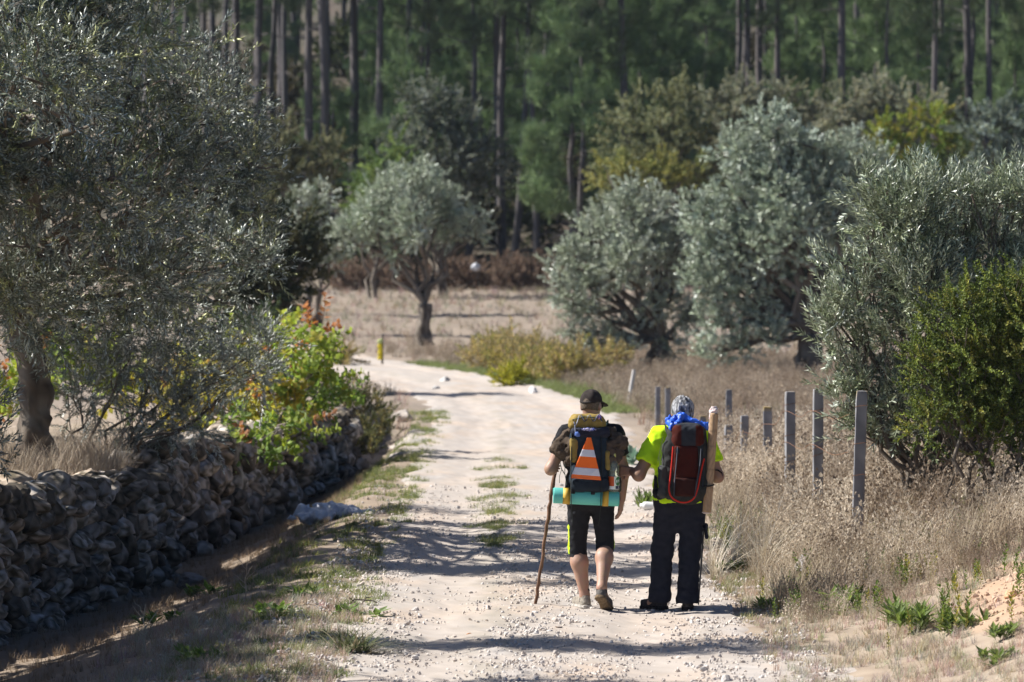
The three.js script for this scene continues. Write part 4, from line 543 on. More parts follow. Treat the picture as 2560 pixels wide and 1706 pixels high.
{ const [x, d] = foot(830, 1300), p = ground(x, d, 0.03); solo('plastic_bag', nets(wrinkle(union([ball([0, 0.05, 0], [0.26, 0.09, 0.2]), ball([-0.2, 0.0, 0.1], [0.2, 0.07, 0.14]), ball([0.2, 0.03, -0.05], [0.2, 0.06, 0.12]), ball([-0.3, 0.04, -0.02], [0.09, 0.1, 0.09])], 0.04), 0.06, 7, 8), [-0.5, -0.12, -0.35], [0.5, 0.25, 0.35], 0.02, (x, y, z) => fbm(x * 5, y * 5, z * 5 + 3) > 0.1 ? [0.42, 0.45, 0.52] : [0.62, 0.64, 0.68]), M({ roughness: 0.5 }), 'crumpled white plastic bag in the shade below the vine wall', 'bag', p); }
{ const [x, d] = foot(1628, 1280), t = solo('plastic_container', new THREE.LatheGeometry([[0, -0.11], [0.04, -0.11], [0.048, -0.1], [0.048, 0.06], [0.04, 0.085], [0.02, 0.1], [0.02, 0.12], [0, 0.12]].map(([a, b]) => new THREE.Vector2(a, b)), 16), solid(0.75, 0.75, 0.73, 0.4), 'white plastic container lying beside the neon yellow walker', 'container', ground(x, d, 0.05)); t.rotation.z = Math.PI / 2 - 0.1; }
{ const [x, d] = foot(905, 1520), R = rng(4); solo('dead_twig', merge([limb(bent(V(-0.12, 0.02, 0), V(0.12, 0.03, 0.05), 5, 0.05, R), taper(6, 0.008, 0.004), [0.07, 0.05, 0.04], 5), limb(bent(V(0.0, 0.03, 0), V(0.08, 0.07, -0.08), 4, 0.03, R), taper(5, 0.005, 0.003), [0.07, 0.05, 0.04], 5), limb(bent(V(-0.05, 0.02, 0), V(-0.1, 0.07, 0.06), 4, 0.03, R), taper(5, 0.005, 0.003), [0.07, 0.05, 0.04], 5)]), MAT.bark, 'small dark dead twig at the left gravel edge', 'twig', ground(x, d)); }

// ---------------------------------------------------------------- the two walkers
const v3 = (a) => V(a[0], a[1], a[2]), arr = (v) => [v.x, v.y, v.z];
const SKIN = [0.37, 0.215, 0.15], SKIN2 = [0.32, 0.175, 0.118];
const skinTone = (s) => (x, y, z) => s.map((v, k) => v * (1 + 0.12 * fbm(x * 18, y * 18, z * 18 + k)));
function handField(wrist, dir, palm, thumb, curl) {
  const w = v3(wrist), u = v3(dir).normalize(), n = v3(palm); n.addScaledVector(u, -n.dot(u)).normalize(); const s = u.clone().cross(n).normalize().multiplyScalar(thumb), f = [];
  const pt = (a, b, c) => w.clone().addScaledVector(u, a).addScaledVector(s, b).addScaledVector(n, c);
  const off = [0.03, 0.01, -0.011, -0.03], len = [0.07, 0.08, 0.074, 0.058];
  off.forEach((o, i) => {
    const k0 = pt(0.09 - Math.abs(o) * 0.2, o, 0); f.push(cone(arr(pt(0.0, o * 0.55, 0)), 0.018, arr(k0), 0.0125));
    let p = k0, a = curl * 0.6; for (let j = 0; j < 3; j++) { const l = len[i] * [0.45, 0.31, 0.24][j], q = p.clone().addScaledVector(u, Math.cos(a) * l).addScaledVector(n, Math.sin(a) * l); f.push(cone(arr(p), 0.0098 - 0.0008 * j, arr(q), 0.009 - 0.0008 * j)); p = q; a += curl; }
  });
  const t0 = pt(0.025, 0.02, 0.004), t1 = pt(0.055, 0.052, 0.015), t2 = pt(0.085, 0.06, 0.02 + 0.012 * curl), t3 = pt(0.105, 0.056, 0.026 + 0.02 * curl);
  f.push(cone(arr(t0), 0.016, arr(t1), 0.0125), cone(arr(t1), 0.0115, arr(t2), 0.01), cone(arr(t2), 0.01, arr(t3), 0.0085));
  return union(f, 0.007);
}
const around = (c, r) => [[c[0] - r, c[1] - r, c[2] - r], [c[0] + r, c[1] + r, c[2] + r]];
function handGeo(wrist, dir, palm, thumb, curl, col) { const c = arr(v3(wrist).addScaledVector(v3(dir).normalize(), 0.09)); return nets(handField(wrist, dir, palm, thumb, curl), ...around(c, 0.15), 0.0045, col); }
function headGeo(col) {
  const f = union([ball([0, 0.022, 0.012], [0.075, 0.098, 0.094]), ball([0, -0.055, -0.03], [0.056, 0.06, 0.062]), cone([-0.03, 0.02, -0.075], 0.016, [0.03, 0.02, -0.075], 0.016), cone([0, 0.0, -0.088], 0.008, [0, -0.03, -0.106], 0.014), cone([-0.018, -0.068, -0.085], 0.008, [0.018, -0.068, -0.085], 0.008), cone([0, -0.05, 0.02], 0.056, [0, -0.17, 0.03], 0.06)], 0.025);
  const ears = union([ball([0.078, -0.012, 0.008], [0.011, 0.032, 0.02]), ball([-0.078, -0.012, 0.008], [0.011, 0.032, 0.02])], 0.005);
  return nets((x, y, z) => { let d = smin(f(x, y, z), ears(x, y, z), 0.01); for (const s of [-1, 1]) d = Math.max(d, 0.011 - Math.hypot(x - s * 0.031, y - 0.0, z + 0.096)); return d; }, [-0.11, -0.19, -0.13], [0.11, 0.14, 0.13], 0.006, (x, y, z) => { if (z < -0.07 && Math.abs(Math.abs(x) - 0.031) < 0.013 && Math.abs(y) < 0.008) return Math.abs(Math.abs(x) - 0.031) < 0.005 ? [0.03, 0.02, 0.015] : [0.6, 0.58, 0.55]; if (z < -0.075 && Math.abs(x) < 0.022 && Math.abs(y + 0.068) < 0.009) return [0.36, 0.15, 0.12]; return col(x, y, z); });
}
function placed(g, c, yaw, tilt = 0) { g.rotateX(tilt); g.rotateY(yaw); g.translate(...c); return g; }
function rebase(t) { const b = new THREE.Box3(); t.children.forEach((m) => { m.geometry.computeBoundingBox(); b.union(m.geometry.boundingBox); }); const o = V((b.min.x + b.max.x) / 2, b.min.y, (b.min.z + b.max.z) / 2); t.children.forEach((m) => { m.geometry.translate(-o.x, -o.y, -o.z); m.children.forEach((c) => c.geometry.translate(-o.x, -o.y, -o.z)); }); t.position.add(o); return t; }
const DZ = 35, P1 = ground(0.62, DZ, 0.012), P2 = ground(1.33, DZ, 0.012);
const dull = (c, a = 0.25, s = 14) => (x, y, z) => c.map((v) => v * (1 + a * fbm(x * s, y * s, z * s)));
const BLACK = [0.017, 0.017, 0.02], NEON = [0.60, 0.93, 0.02];
function leg(h, k, a, o) { const m = [lerp(k[0], a[0], 0.28), lerp(k[1], a[1], 0.28), lerp(k[2], a[2], 0.28) + 0.018]; return [cone(h, 0.088 + o, k, 0.058 + o), cone(k, 0.056 + o, m, 0.067 + o), cone(m, 0.067 + o, a, 0.036 + o)]; }
function shoe(heel, ball_, up, r, col, sole, name, parent) {
  const h = v3(heel), f = v3(ball_).sub(h).normalize(), s = f.clone().cross(V(0, 1, 0)).normalize(), n = f.clone().cross(s).normalize(); if (n.y > 0) n.negate();      // n points to the sole
  const L = v3(ball_).distanceTo(h), loc = (x, y, z) => { const dx = x - h.x, dy = y - h.y, dz = z - h.z; return [dx * f.x + dy * f.y + dz * f.z, dx * s.x + dy * s.y + dz * s.z, dx * n.x + dy * n.y + dz * n.z]; };
  const print = (a, b) => smin(Math.hypot(a + 0.005, b) - 0.034, smin(Math.hypot(clamp(a, 0, L) - a, b) - 0.037, Math.hypot((a - L) * 0.8, b) - 0.045, 0.02), 0.03);
  const u = loc(up[0], up[1], up[2]), lo = [0, 1, 2].map((k) => Math.min(heel[k], ball_[k], up[k]) - 0.1), hi = [0, 1, 2].map((k) => Math.max(heel[k], ball_[k], up[k]) + 0.1);
  const upper = (x, y, z) => { const [a, b, c] = loc(x, y, z), top = lerp(0.03, -0.02, clamp(a / (L + 0.04))), d = smin(Math.max(print(a, b) + 0.004 + Math.max(0, -c) * 0.28, -c - 0.035 - top * 0.6), cone([u[0] * 0.4, 0, 0.01], 0.036, u, 0.04)(a, b, c), 0.02); return Math.max(d, c - 0.026, u[2] - 0.006 - c) + 0.002 * noise(a * 60, b * 60, c * 40); };
  const m = part(name, nets(upper, lo, hi, 0.0055, dull(col, 0.6, 45)), MAT.cloth, parent);
  part('sole', nets((x, y, z) => { const [a, b, c] = loc(x, y, z); return Math.max(print(a, b) - 0.004 + 0.0025 * Math.sin(a * 190), Math.abs(c - 0.036) - 0.0125 + 0.002 * Math.sin(a * 190)); }, lo, hi, 0.0055, (x, y, z) => sole.map((v) => v * (1 + 0.8 * fbm(x * 45, y * 45, z * 45)))), MAT.cloth, m);
  return m;
}
// ---- walker with the cap
{
  const t = thing('person', 'walker in dark cap and black knee-length shorts leaning on a tall stick', 'person', P1), tone = skinTone(SKIN);
  const SL = [-0.185, 1.385, 0.0], EL = [-0.315, 1.105, 0.03], WL = [-0.295, 1.1, -0.2], SR = [0.185, 1.385, 0], ER = [0.262, 1.085, -0.045], WR = [0.245, 0.86, -0.03];
  const HL = [-0.088, 0.88, 0], KL = [-0.105, 0.47, -0.09], AL = [-0.045, 0.1, -0.07], HR = [0.088, 0.88, 0], KR = [0.115, 0.5, -0.03], AR = [0.082, 0.185, 0.22];
  const torso = (o) => [cone([-0.12, 1.33, 0], 0.1 + o, [0.12, 1.33, 0], 0.1 + o, 0.8), cone([-0.09, 1.2, 0], 0.125 + o, [0.09, 1.2, 0], 0.125 + o, 0.78), cone([-0.07, 1.02, 0], 0.115 + o, [0.07, 1.02, 0], 0.115 + o, 0.8), cone([-0.085, 0.9, 0.01], 0.115 + o, [0.085, 0.9, 0.01], 0.115 + o, 0.95)];
  const body = union([...torso(0), cone([0, 1.4, 0], 0.065, [0.0, 1.54, -0.02], 0.056), cone(SL, 0.058, EL, 0.043), cone(EL, 0.046, WL, 0.028), cone(SR, 0.058, ER, 0.043), cone(ER, 0.046, WR, 0.03), ...leg(HL, KL, AL, 0), ...leg(HR, KR, AR, 0), cone(AL, 0.034, [-0.06, 0.05, -0.18], 0.03), cone(AR, 0.034, [0.12, 0.07, 0.12], 0.03)], 0.035);
  part('body', merge([nets(body, [-0.46, 0.0, -0.36], [0.42, 1.62, 0.36], 0.0115, tone), placed(headGeo(tone), [0.005, 1.605, -0.015], -0.42, -0.06), handGeo(WL, [0, 0.02, -1], [1, 0, 0], -1, 0.85, tone), handGeo(WR, [-0.12, -1, -0.12], [-1, 0, -0.35], 1, 0.3, tone)]), MAT.skin, t);
  const sleeve = (S, E, k) => { const e = v3(S).lerp(v3(E), k), d = v3(E).sub(v3(S)).normalize(); return cut(cone(S, 0.078, arr(e.clone().addScaledVector(d, 0.05)), 0.076), arr(e), arr(d)); };
  part('shirt', nets(wrinkle(cut(union([union(torso(0.014), 0.04), sleeve(SL, EL, 0.62), sleeve(SR, ER, 0.6), cone([-0.1, 1.41, 0], 0.06, [0.1, 1.41, 0], 0.06)], 0.03), [0, 1.475, 0], [0, 1, 0.1]), 0.012, 10, 3), [-0.42, 0.86, -0.2], [0.42, 1.52, 0.2], 0.0095, dull(BLACK)), MAT.cloth, t);
  const cuff = (K, A, k) => { const e = v3(K).lerp(v3(A), k), d = v3(A).sub(v3(K)).normalize(); return [arr(e), arr(d)]; };
  const legs = [[HL, KL, AL, 0.18, -1], [HR, KR, AR, 0.14, 1]].map(([h, k, a, c]) => cut(union([cone(h, 0.1, k, 0.068), cone(k, 0.066, arr(v3(k).lerp(v3(a), 0.32).add(V(0, 0, 0.012))), 0.074)], 0.03), ...cuff(k, a, c)));
  part('shorts', nets(wrinkle(union([cone([-0.085, 0.9, 0.01], 0.128, [0.085, 0.9, 0.01], 0.128, 0.95), ...legs], 0.025), 0.008, 16, 9, 1.8), [-0.3, 0.34, -0.28], [0.3, 1.06, 0.22], 0.009, (x, y, z) => { const L = x < 0, k = L ? KL : KR, h = L ? HL : HR, q = clamp((y - k[1]) / (h[1] - k[1])), cx = lerp(k[0], h[0], q); return y > 0.43 && y < 0.66 && (L ? cx - x : x - cx) > (L ? lerp(0.062, 0.09, q) : lerp(0.07, 0.1, q)) && z > -0.14 && z < 0.06 ? NEON : dull(BLACK)(x, y, z); }), MAT.cloth, t);
  part('sock', limb([V(AL[0], 0.155, AL[2] - 0.002), V(AL[0], 0.1, AL[2]), V(AL[0], 0.05, AL[2] - 0.01)], [0.038, 0.04, 0.045], BLACK, 12), MAT.cloth, t);
  part('sock', limb([v3(AR).add(V(0.006, 0.045, -0.035)), v3(AR), v3(AR).add(V(0.0, -0.04, 0.0))], [0.039, 0.042, 0.045], BLACK, 12), MAT.cloth, t);
  shoe([-0.04, 0.052, -0.055], [-0.1, 0.05, -0.235], [-0.045, 0.1, -0.07], 0.05, [0.27, 0.24, 0.2], [0.42, 0.39, 0.35], 'shoe', t);
  shoe([0.08, 0.135, 0.235], [0.13, 0.055, 0.09], [0.082, 0.185, 0.21], 0.048, [0.12, 0.11, 0.1], [0.16, 0.115, 0.07], 'shoe', t);
  const hc = [0.005, 1.605, -0.015];
  part('hair', placed(nets(wrinkle(cut(cut(cut(ball([0, 0.018, 0.014], [0.079, 0.1, 0.098]), [0, -0.052, 0], [0, -1, 0.2]), [0, 0.07, 0], [0, 1, 0]), [0, 0, 0.0], [0, 0.25, -1]), 0.003, 60), [-0.1, -0.09, -0.09], [0.1, 0.12, 0.13], 0.006, dull([0.14, 0.11, 0.085], 0.8, 60)), hc, -0.42, -0.06), MAT.cloth, t);
  const dome = cut(ball([0, 0.035, 0.006], [0.087, 0.092, 0.104]), [0, 0.028, 0], [0, -1, -0.12]), brim = cut(ball([0, 0.03, -0.09], [0.078, 0.011, 0.1]), [0, 0, -0.06], [0, 0, 1]);
  part('cap', placed(nets((x, y, z) => { const d = smin(dome(x, y, z), brim(x, y + (z + 0.06) * -0.35, z), 0.008); return d + 0.0025 * Math.cos(Math.atan2(x, z) * 6); }, [-0.11, -0.04, -0.21], [0.11, 0.15, 0.13], 0.006, dull([0.04, 0.032, 0.029], 0.35, 30)), hc, -0.42, -0.04), MAT.cloth, t);
  const cc = t.children[t.children.length - 1];
  part('back_strap', placed(limb([V(-0.06, 0.028, 0.08), V(-0.03, 0.022, 0.105), V(0, 0.02, 0.112), V(0.03, 0.022, 0.105), V(0.06, 0.028, 0.08)], taper(5, 0.008, 0.008), [0.035, 0.03, 0.028], 6), hc, -0.42, -0.04), MAT.cloth, cc);
  part('glasses', placed(merge([limb([V(0.079, 0.005, 0.01), V(0.08, 0.008, -0.06), V(0.06, 0.008, -0.1), V(0.0, 0.01, -0.112), V(-0.06, 0.008, -0.1), V(-0.08, 0.008, -0.06), V(-0.079, 0.005, 0.01)], taper(7, 0.0025, 0.0025), [0.02, 0.015, 0.012], 5), paint(new THREE.SphereGeometry(1, 10, 8).scale(0.024, 0.019, 0.003).translate(0.033, -0.002, -0.108), () => [0.02, 0.015, 0.012]), paint(new THREE.SphereGeometry(1, 10, 8).scale(0.024, 0.019, 0.003).translate(-0.033, -0.002, -0.108), () => [0.02, 0.015, 0.012])]), hc, -0.42, -0.06), MAT.painted, t);
}
// ---- walker in the neon shirt
{
  const t = thing('person', 'grey-haired walker in neon yellow shirt and dark trousers holding the other by the arm', 'person', P2), tone = skinTone(SKIN2);
  const SL = [-0.17, 1.365, 0], EL = [-0.335, 1.065, 0.09], WL = [-0.385, 1.09, 0.035], SR = [0.18, 1.365, 0], ER = [0.285, 1.05, 0.03], WR = [0.25, 1.02, -0.2];
  const HL = [-0.1, 0.85, 0], KL = [-0.145, 0.46, -0.05], AL = [-0.165, 0.1, 0.0], HR = [0.095, 0.85, 0], KR = [0.07, 0.46, 0.0], AR = [0.05, 0.09, 0.07];
  const torso = (o) => [cone([-0.12, 1.32, 0], 0.095 + o, [0.12, 1.32, 0], 0.095 + o, 0.8), cone([-0.09, 1.18, 0], 0.13 + o, [0.09, 1.18, 0], 0.13 + o, 0.78), cone([-0.08, 1.0, -0.01], 0.125 + o, [0.08, 1.0, -0.01], 0.125 + o, 0.85), cone([-0.09, 0.87, 0], 0.118 + o, [0.09, 0.87, 0], 0.118 + o, 0.95)];
  const body = union([...torso(0), cone([0, 1.38, 0], 0.065, [0, 1.5, -0.02], 0.058), cone(SL, 0.06, EL, 0.046), cone(EL, 0.048, WL, 0.03), cone(SR, 0.06, ER, 0.046), cone(ER, 0.05, WR, 0.03), ...leg(HL, KL, AL, -0.026), ...leg(HR, KR, AR, -0.026), cone(AL, 0.034, [-0.24, 0.05, -0.04], 0.03), cone(AR, 0.034, [0.05, 0.05, -0.05], 0.03)], 0.035);
  const hc = [0.012, 1.55, -0.015];
  part('body', merge([nets(body, [-0.48, 0.0, -0.36], [0.42, 1.58, 0.3], 0.0115, tone), placed(headGeo(tone), hc, 0.12, -0.12), handGeo(WL, [-1, 0.02, -0.25], [-0.25, 0, -1], 1, 0.75, tone), handGeo(WR, [0, 0.02, -1], [-1, 0, 0], 1, 0.85, tone)]), MAT.skin, t);
  const sleeve = (S, E, k) => { const e = v3(S).lerp(v3(E), k), d = v3(E).sub(v3(S)).normalize(); return cut(cone(S, 0.082, arr(e.clone().addScaledVector(d, 0.05)), 0.088), arr(e), arr(d)); };
  part('shirt', nets(wrinkle(cut(cut(union([union(torso(0.016), 0.04), sleeve(SL, EL, 0.68), sleeve(SR, ER, 0.66), cone([-0.1, 1.39, 0], 0.058, [0.1, 1.39, 0], 0.058)], 0.03), [0, 1.45, 0], [0, 1, 0.1]), [0, 0.845, 0], [0, -1, 0]), 0.016, 9, 5), [-0.44, 0.83, -0.2], [0.44, 1.5, 0.24], 0.0095, NEON), MAT.cloth, t);
  const trouser = (h, k, a) => cut(union([cone(h, 0.108, k, 0.085), cone(k, 0.085, a, 0.082), cone(a, 0.088, [a[0], a[1] - 0.08, a[2]], 0.09)], 0.03), [0, 0.055, 0], [0, -1, 0]);
  part('trousers', nets(wrinkle(cut(union([cone([-0.09, 0.86, 0], 0.126, [0.09, 0.86, 0], 0.126, 0.97), trouser(HL, KL, AL), trouser(HR, KR, AR), cone([-0.03, 0.8, 0], 0.1, [-0.015, 0.7, 0], 0.085), rbox([0.2, 0.62, 0], [0.012, 0.06, 0.05], 0.01)], 0.03), [0, 0.935, 0], [0, 1, 0]), 0.012, 8, 11, 1.9), [-0.32, 0.03, -0.22], [0.3, 0.97, 0.24], 0.0095, dull([0.021, 0.022, 0.031], 0.3)), MAT.cloth, t);
  shoe([-0.15, 0.05, 0.02], [-0.27, 0.045, -0.08], [-0.165, 0.09, 0.0], 0.05, [0.035, 0.032, 0.035], [0.02, 0.018, 0.018], 'shoe', t);
  shoe([0.05, 0.05, 0.09], [0.06, 0.045, -0.1], [0.05, 0.1, 0.07], 0.05, [0.06, 0.05, 0.045], [0.025, 0.02, 0.02], 'shoe', t);
  part('hair', placed(nets((x, y, z) => { const d = cut(cut(ball([0, 0.022, 0.015], [0.091, 0.112, 0.108]), [0, -0.095, 0], [0, -1, 0.35]), [0, 0.05, -0.06], [0, -0.9, -1])(x, y, z); return d > 0.04 ? d : d + 0.014 * fbm(x * 20, y * 11, z * 20, 3); }, [-0.13, -0.13, -0.13], [0.13, 0.17, 0.15], 0.005, (x, y, z) => { const n = fbm(x * 34, y * 11, z * 34, 4); return mix3([0.075, 0.075, 0.08], [0.42, 0.42, 0.43], smooth(-0.4, 0.5, n)); }), hc, 0.12, -0.12), MAT.cloth, t);
  part('wrist_strap', limb([V(0.255, 1.1, 0.06), V(0.29, 1.1, 0.078), V(0.318, 1.08, 0.07), V(0.325, 1.04, 0.055)], taper(4, 0.011, 0.011), BLACK, 6, 0, 0.5), MAT.cloth, t);
}
const q1 = (px, py, z) => V((px - 1280) / 318 - 0.62, (1526 - py) / 318, z), q2 = (px, py, z) => V((px - 1280) / 318 - 1.33, (1526 - py) / 318, z);
const ribbon = (pts, w, col, parent, name, flat = 0.25) => part(name, limb(pts, taper(pts.length, w, w), col, 8, 0, flat), MAT.cloth, parent);
const stick = (a, b, r0, r1, n, seed, wob) => { const R = rng(seed), p = []; for (let i = 0; i <= n; i++) { const q = a.clone().lerp(b, i / n); q.x += wob * (R() - 0.5); q.z += wob * (R() - 0.5); p.push(q); } return [p, p.map((_, i) => lerp(r0, r1, i / n) * (0.88 + 0.3 * R()))]; };
// ---- things carried by the walker with the cap
{
  const [p, r] = stick(V(-0.262, 1.2, -0.288), V(-0.435, -0.005, -0.3), 0.0155, 0.012, 26, 8, 0.012);
  const m = thing('walking_stick', 'long knobbly brown wooden staff held in the left hand', 'stick', P1.clone());
  part('shaft', limb(p, r, (x, y, z) => [0.16, 0.085, 0.05].map((v) => v * (1 + 0.7 * fbm(x * 30, y * 12, z * 30))), 9, 0.35), MAT.bark, m); rebase(m);
}
{
  const NAVY = [0.022, 0.034, 0.048], MUST = [0.29, 0.205, 0.06], t = thing('backpack', 'navy and mustard hiking backpack worn by the walker with the cap', 'backpack', P1.clone());
  part('main_bag', nets(wrinkle(union([rbox([-0.02, 1.2, 0.235], [0.145, 0.235, 0.105], 0.06), ball([-0.02, 1.06, 0.26], [0.14, 0.1, 0.1])], 0.03), 0.012, 11, 2), [-0.22, 0.9, 0.08], [0.18, 1.49, 0.4], 0.009, dull(NAVY, 0.35)), MAT.cloth, t);
  part('lid', nets(wrinkle(union([rbox([-0.035, 1.49, 0.225], [0.128, 0.056, 0.1], 0.05), cone([-0.13, 1.475, 0.24], 0.055, [0.06, 1.465, 0.24], 0.055)], 0.03), 0.012, 13, 6), [-0.22, 1.37, 0.08], [0.14, 1.59, 0.38], 0.008, dull(MUST, 0.3)), MAT.cloth, t);
  part('side_panel', nets(wrinkle(rbox([-0.138, 1.27, 0.3], [0.03, 0.1, 0.055], 0.028), 0.01, 15, 3), [-0.22, 1.04, 0.2], [-0.07, 1.44, 0.39], 0.008, dull(MUST, 0.3)), MAT.cloth, t);
  part('side_panel', nets(wrinkle(rbox([0.125, 1.19, 0.28], [0.022, 0.08, 0.05], 0.02), 0.01, 15, 4), [0.04, 1.02, 0.19], [0.2, 1.3, 0.38], 0.008, dull(MUST, 0.3)), MAT.cloth, t);
  part('lid_band', nets(wrinkle(rbox([-0.01, 1.405, 0.24], [0.15, 0.04, 0.105], 0.03), 0.012, 16, 7), [-0.2, 1.33, 0.1], [0.19, 1.48, 0.38], 0.008, dull([0.028, 0.03, 0.045], 0.4)), MAT.cloth, t);
  part('bottom_pocket', nets(wrinkle(rbox([-0.01, 1.0, 0.27], [0.15, 0.06, 0.09], 0.045), 0.01, 14, 8), [-0.2, 0.92, 0.15], [0.18, 1.09, 0.39], 0.008, dull([0.02, 0.027, 0.036], 0.3)), MAT.cloth, t);
  for (const s of [-1, 1]) ribbon([V(s * 0.1, 1.42, 0.16), V(s * 0.125, 1.47, 0.06), V(s * 0.125, 1.46, -0.04), V(s * 0.13, 1.38, -0.12), V(s * 0.14, 1.2, -0.135), V(s * 0.15, 1.08, -0.06), V(s * 0.15, 1.05, 0.14)], 0.03, [0.035, 0.075, 0.085], t, 'shoulder_strap', 0.3);
  ribbon([q1(1500, 1085, 0.348), q1(1502, 1150, 0.358), q1(1501, 1215, 0.36), q1(1500, 1262, 0.335), q1(1497, 1300, 0.31), q1(1494, 1310, 0.3)], 0.0125, [0.03, 0.032, 0.03], t, 'strap');
  ribbon([q1(1428, 1080, 0.33), q1(1426, 1150, 0.355), q1(1426, 1215, 0.36), q1(1427, 1262, 0.335), q1(1430, 1290, 0.3), q1(1429, 1302, 0.295)], 0.0125, [0.03, 0.032, 0.03], t, 'strap');
  ribbon([q1(1430, 1048, 0.31), q1(1460, 1040, 0.335), q1(1490, 1042, 0.33), q1(1503, 1050, 0.3)], 0.012, [0.045, 0.085, 0.09], t, 'strap');
  const cord = []; for (let i = 0; i <= 16; i++) cord.push(q1(1433 + i * 4.4, 1043 + 9 * Math.sin(i * 1.25) + (i < 3 ? 14 * (3 - i) / 3 : 0), 0.335 + 0.006 * Math.cos(i)));
  part('zigzag_cord', limb(cord, taper(cord.length, 0.0042, 0.0042), (x, y, z) => Math.sin(x * 260 + y * 190) > 0 ? [0.5, 0.52, 0.58] : [0.03, 0.04, 0.07], 6), MAT.cloth, t);
  part('zigzag_cord', limb([q1(1434, 1052, 0.336), q1(1436, 1065, 0.345), q1(1437, 1078, 0.35)], taper(3, 0.0042, 0.0042), [0.3, 0.32, 0.4], 6), MAT.cloth, t);
  part('trinket', nets(wrinkle(ball([...arr(q1(1442, 1083, 0.36))], [0.022, 0.02, 0.014]), 0.006, 40), ...around(arr(q1(1442, 1083, 0.36)), 0.035), 0.005, [0.12, 0.2, 0.5]), MAT.cloth, t);
  part('trinket', nets(wrinkle(ball([...arr(q1(1470, 1071, 0.352))], [0.05, 0.012, 0.012]), 0.012, 40), ...around(arr(q1(1470, 1071, 0.352)), 0.06), 0.005, (x, y, z) => fbm(x * 60, y * 60, z * 60) > 0 ? [0.55, 0.5, 0.6] : [0.1, 0.13, 0.4]), MAT.cloth, t);
  part('trinket', nets(wrinkle(ball([...arr(q1(1496, 1040, 0.33))], [0.018, 0.018, 0.015]), 0.008, 40), ...around(arr(q1(1496, 1040, 0.33)), 0.035), 0.005, (x, y, z) => fbm(x * 60, y * 60, z * 60) > 0.05 ? [0.5, 0.25, 0.22] : [0.05, 0.1, 0.5]), MAT.cloth, t);
  for (const [a, b] of [[[1400, 1155], [1412, 1185]], [[1404, 1170], [1398, 1205]], [[1412, 1150], [1416, 1210]]]) ribbon([q1(...a, 0.26), q1((a[0] + b[0]) / 2 - 3, (a[1] + b[1]) / 2, 0.29), q1(...b, 0.27)], 0.009, [0.05, 0.06, 0.05], t, 'side_strap');
  part('mesh_pocket', nets(wrinkle(cut(rbox([0.175, 1.0, 0.245], [0.06, 0.075, 0.065], 0.03), [0, 1.055, 0], [0, 1, 0]), 0.006, 20), [0.1, 0.91, 0.15], [0.26, 1.08, 0.34], 0.008, dull([0.03, 0.035, 0.03])), new THREE.MeshPhysicalMaterial({ vertexColors: true, roughness: 0.3, transmission: 0.55, thickness: 0 }), t);
  rebase(t);
}
{
  // hi-vis triangle: bands cut from a tapering cloth
  const t = thing('hi_vis_triangle', 'orange triangle with two pale reflective bands hung on the backpack', 'triangle', P1.clone()), tl = q1(1466, 1091, 0), tr = q1(1476, 1091, 0), bl = q1(1425, 1191, 0), br = q1(1501, 1197, 0);
  const skin = (x, y) => 0.374 + 0.006 * fbm(x * 12, y * 9, 3) - 0.5 * Math.max(0, y - 1.3) ** 2 - 0.5 * (x + 0.03) ** 2;
  [[0, 0.29, 0], [0.29, 0.46, 1], [0.46, 0.73, 0], [0.73, 0.905, 1], [0.905, 1, 2]].forEach(([a, b, kind]) => {
    const P = [], I = [], nx = 14, ny = 8;
    for (const side of [0, 1]) for (let j = 0; j <= ny; j++) for (let i = 0; i <= nx; i++) { const v = lerp(a, b, j / ny), l = tl.clone().lerp(bl, v), r = tr.clone().lerp(br, v), p = l.lerp(r, i / nx); P.push(p.x, p.y, skin(p.x, p.y) - side * 0.004 + (kind === 1 ? 0.0015 : 0) + (kind === 2 ? 0.004 * fbm(p.x * 40, p.y * 50, 1) : 0)); }
    const n = (nx + 1) * (ny + 1), id = (i, j) => j * (nx + 1) + i;
    for (let j = 0; j < ny; j++) for (let i = 0; i < nx; i++) { const p = id(i, j), q = id(i + 1, j), r = id(i, j + 1), s = id(i + 1, j + 1); I.push(p, r, q, q, r, s, p + n, q + n, r + n, q + n, s + n, r + n); }
    for (let i = 0; i < nx; i++) { I.push(id(i, 0), id(i + 1, 0), id(i, 0) + n, id(i + 1, 0), id(i + 1, 0) + n, id(i, 0) + n, id(i, ny), id(i, ny) + n, id(i + 1, ny), id(i + 1, ny), id(i, ny) + n, id(i + 1, ny) + n); }
    for (let j = 0; j < ny; j++) { I.push(id(0, j), id(0, j) + n, id(0, j + 1), id(0, j + 1), id(0, j) + n, id(0, j + 1) + n, id(nx, j), id(nx, j + 1), id(nx, j) + n, id(nx, j + 1), id(nx, j + 1) + n, id(nx, j) + n); }
    const g = new THREE.BufferGeometry(); g.setAttribute('position', new THREE.Float32BufferAttribute(P, 3)); g.setIndex(I); g.computeVertexNormals();
    part(kind === 1 ? 'reflective_band' : 'orange_band', paint(g, () => kind === 1 ? [0.66, 0.67, 0.73] : [0.95, 0.16, 0.008]), M({ roughness: kind === 2 ? 0.25 : kind === 1 ? 0.4 : 0.7 }), t);
  });
  rebase(t);
}
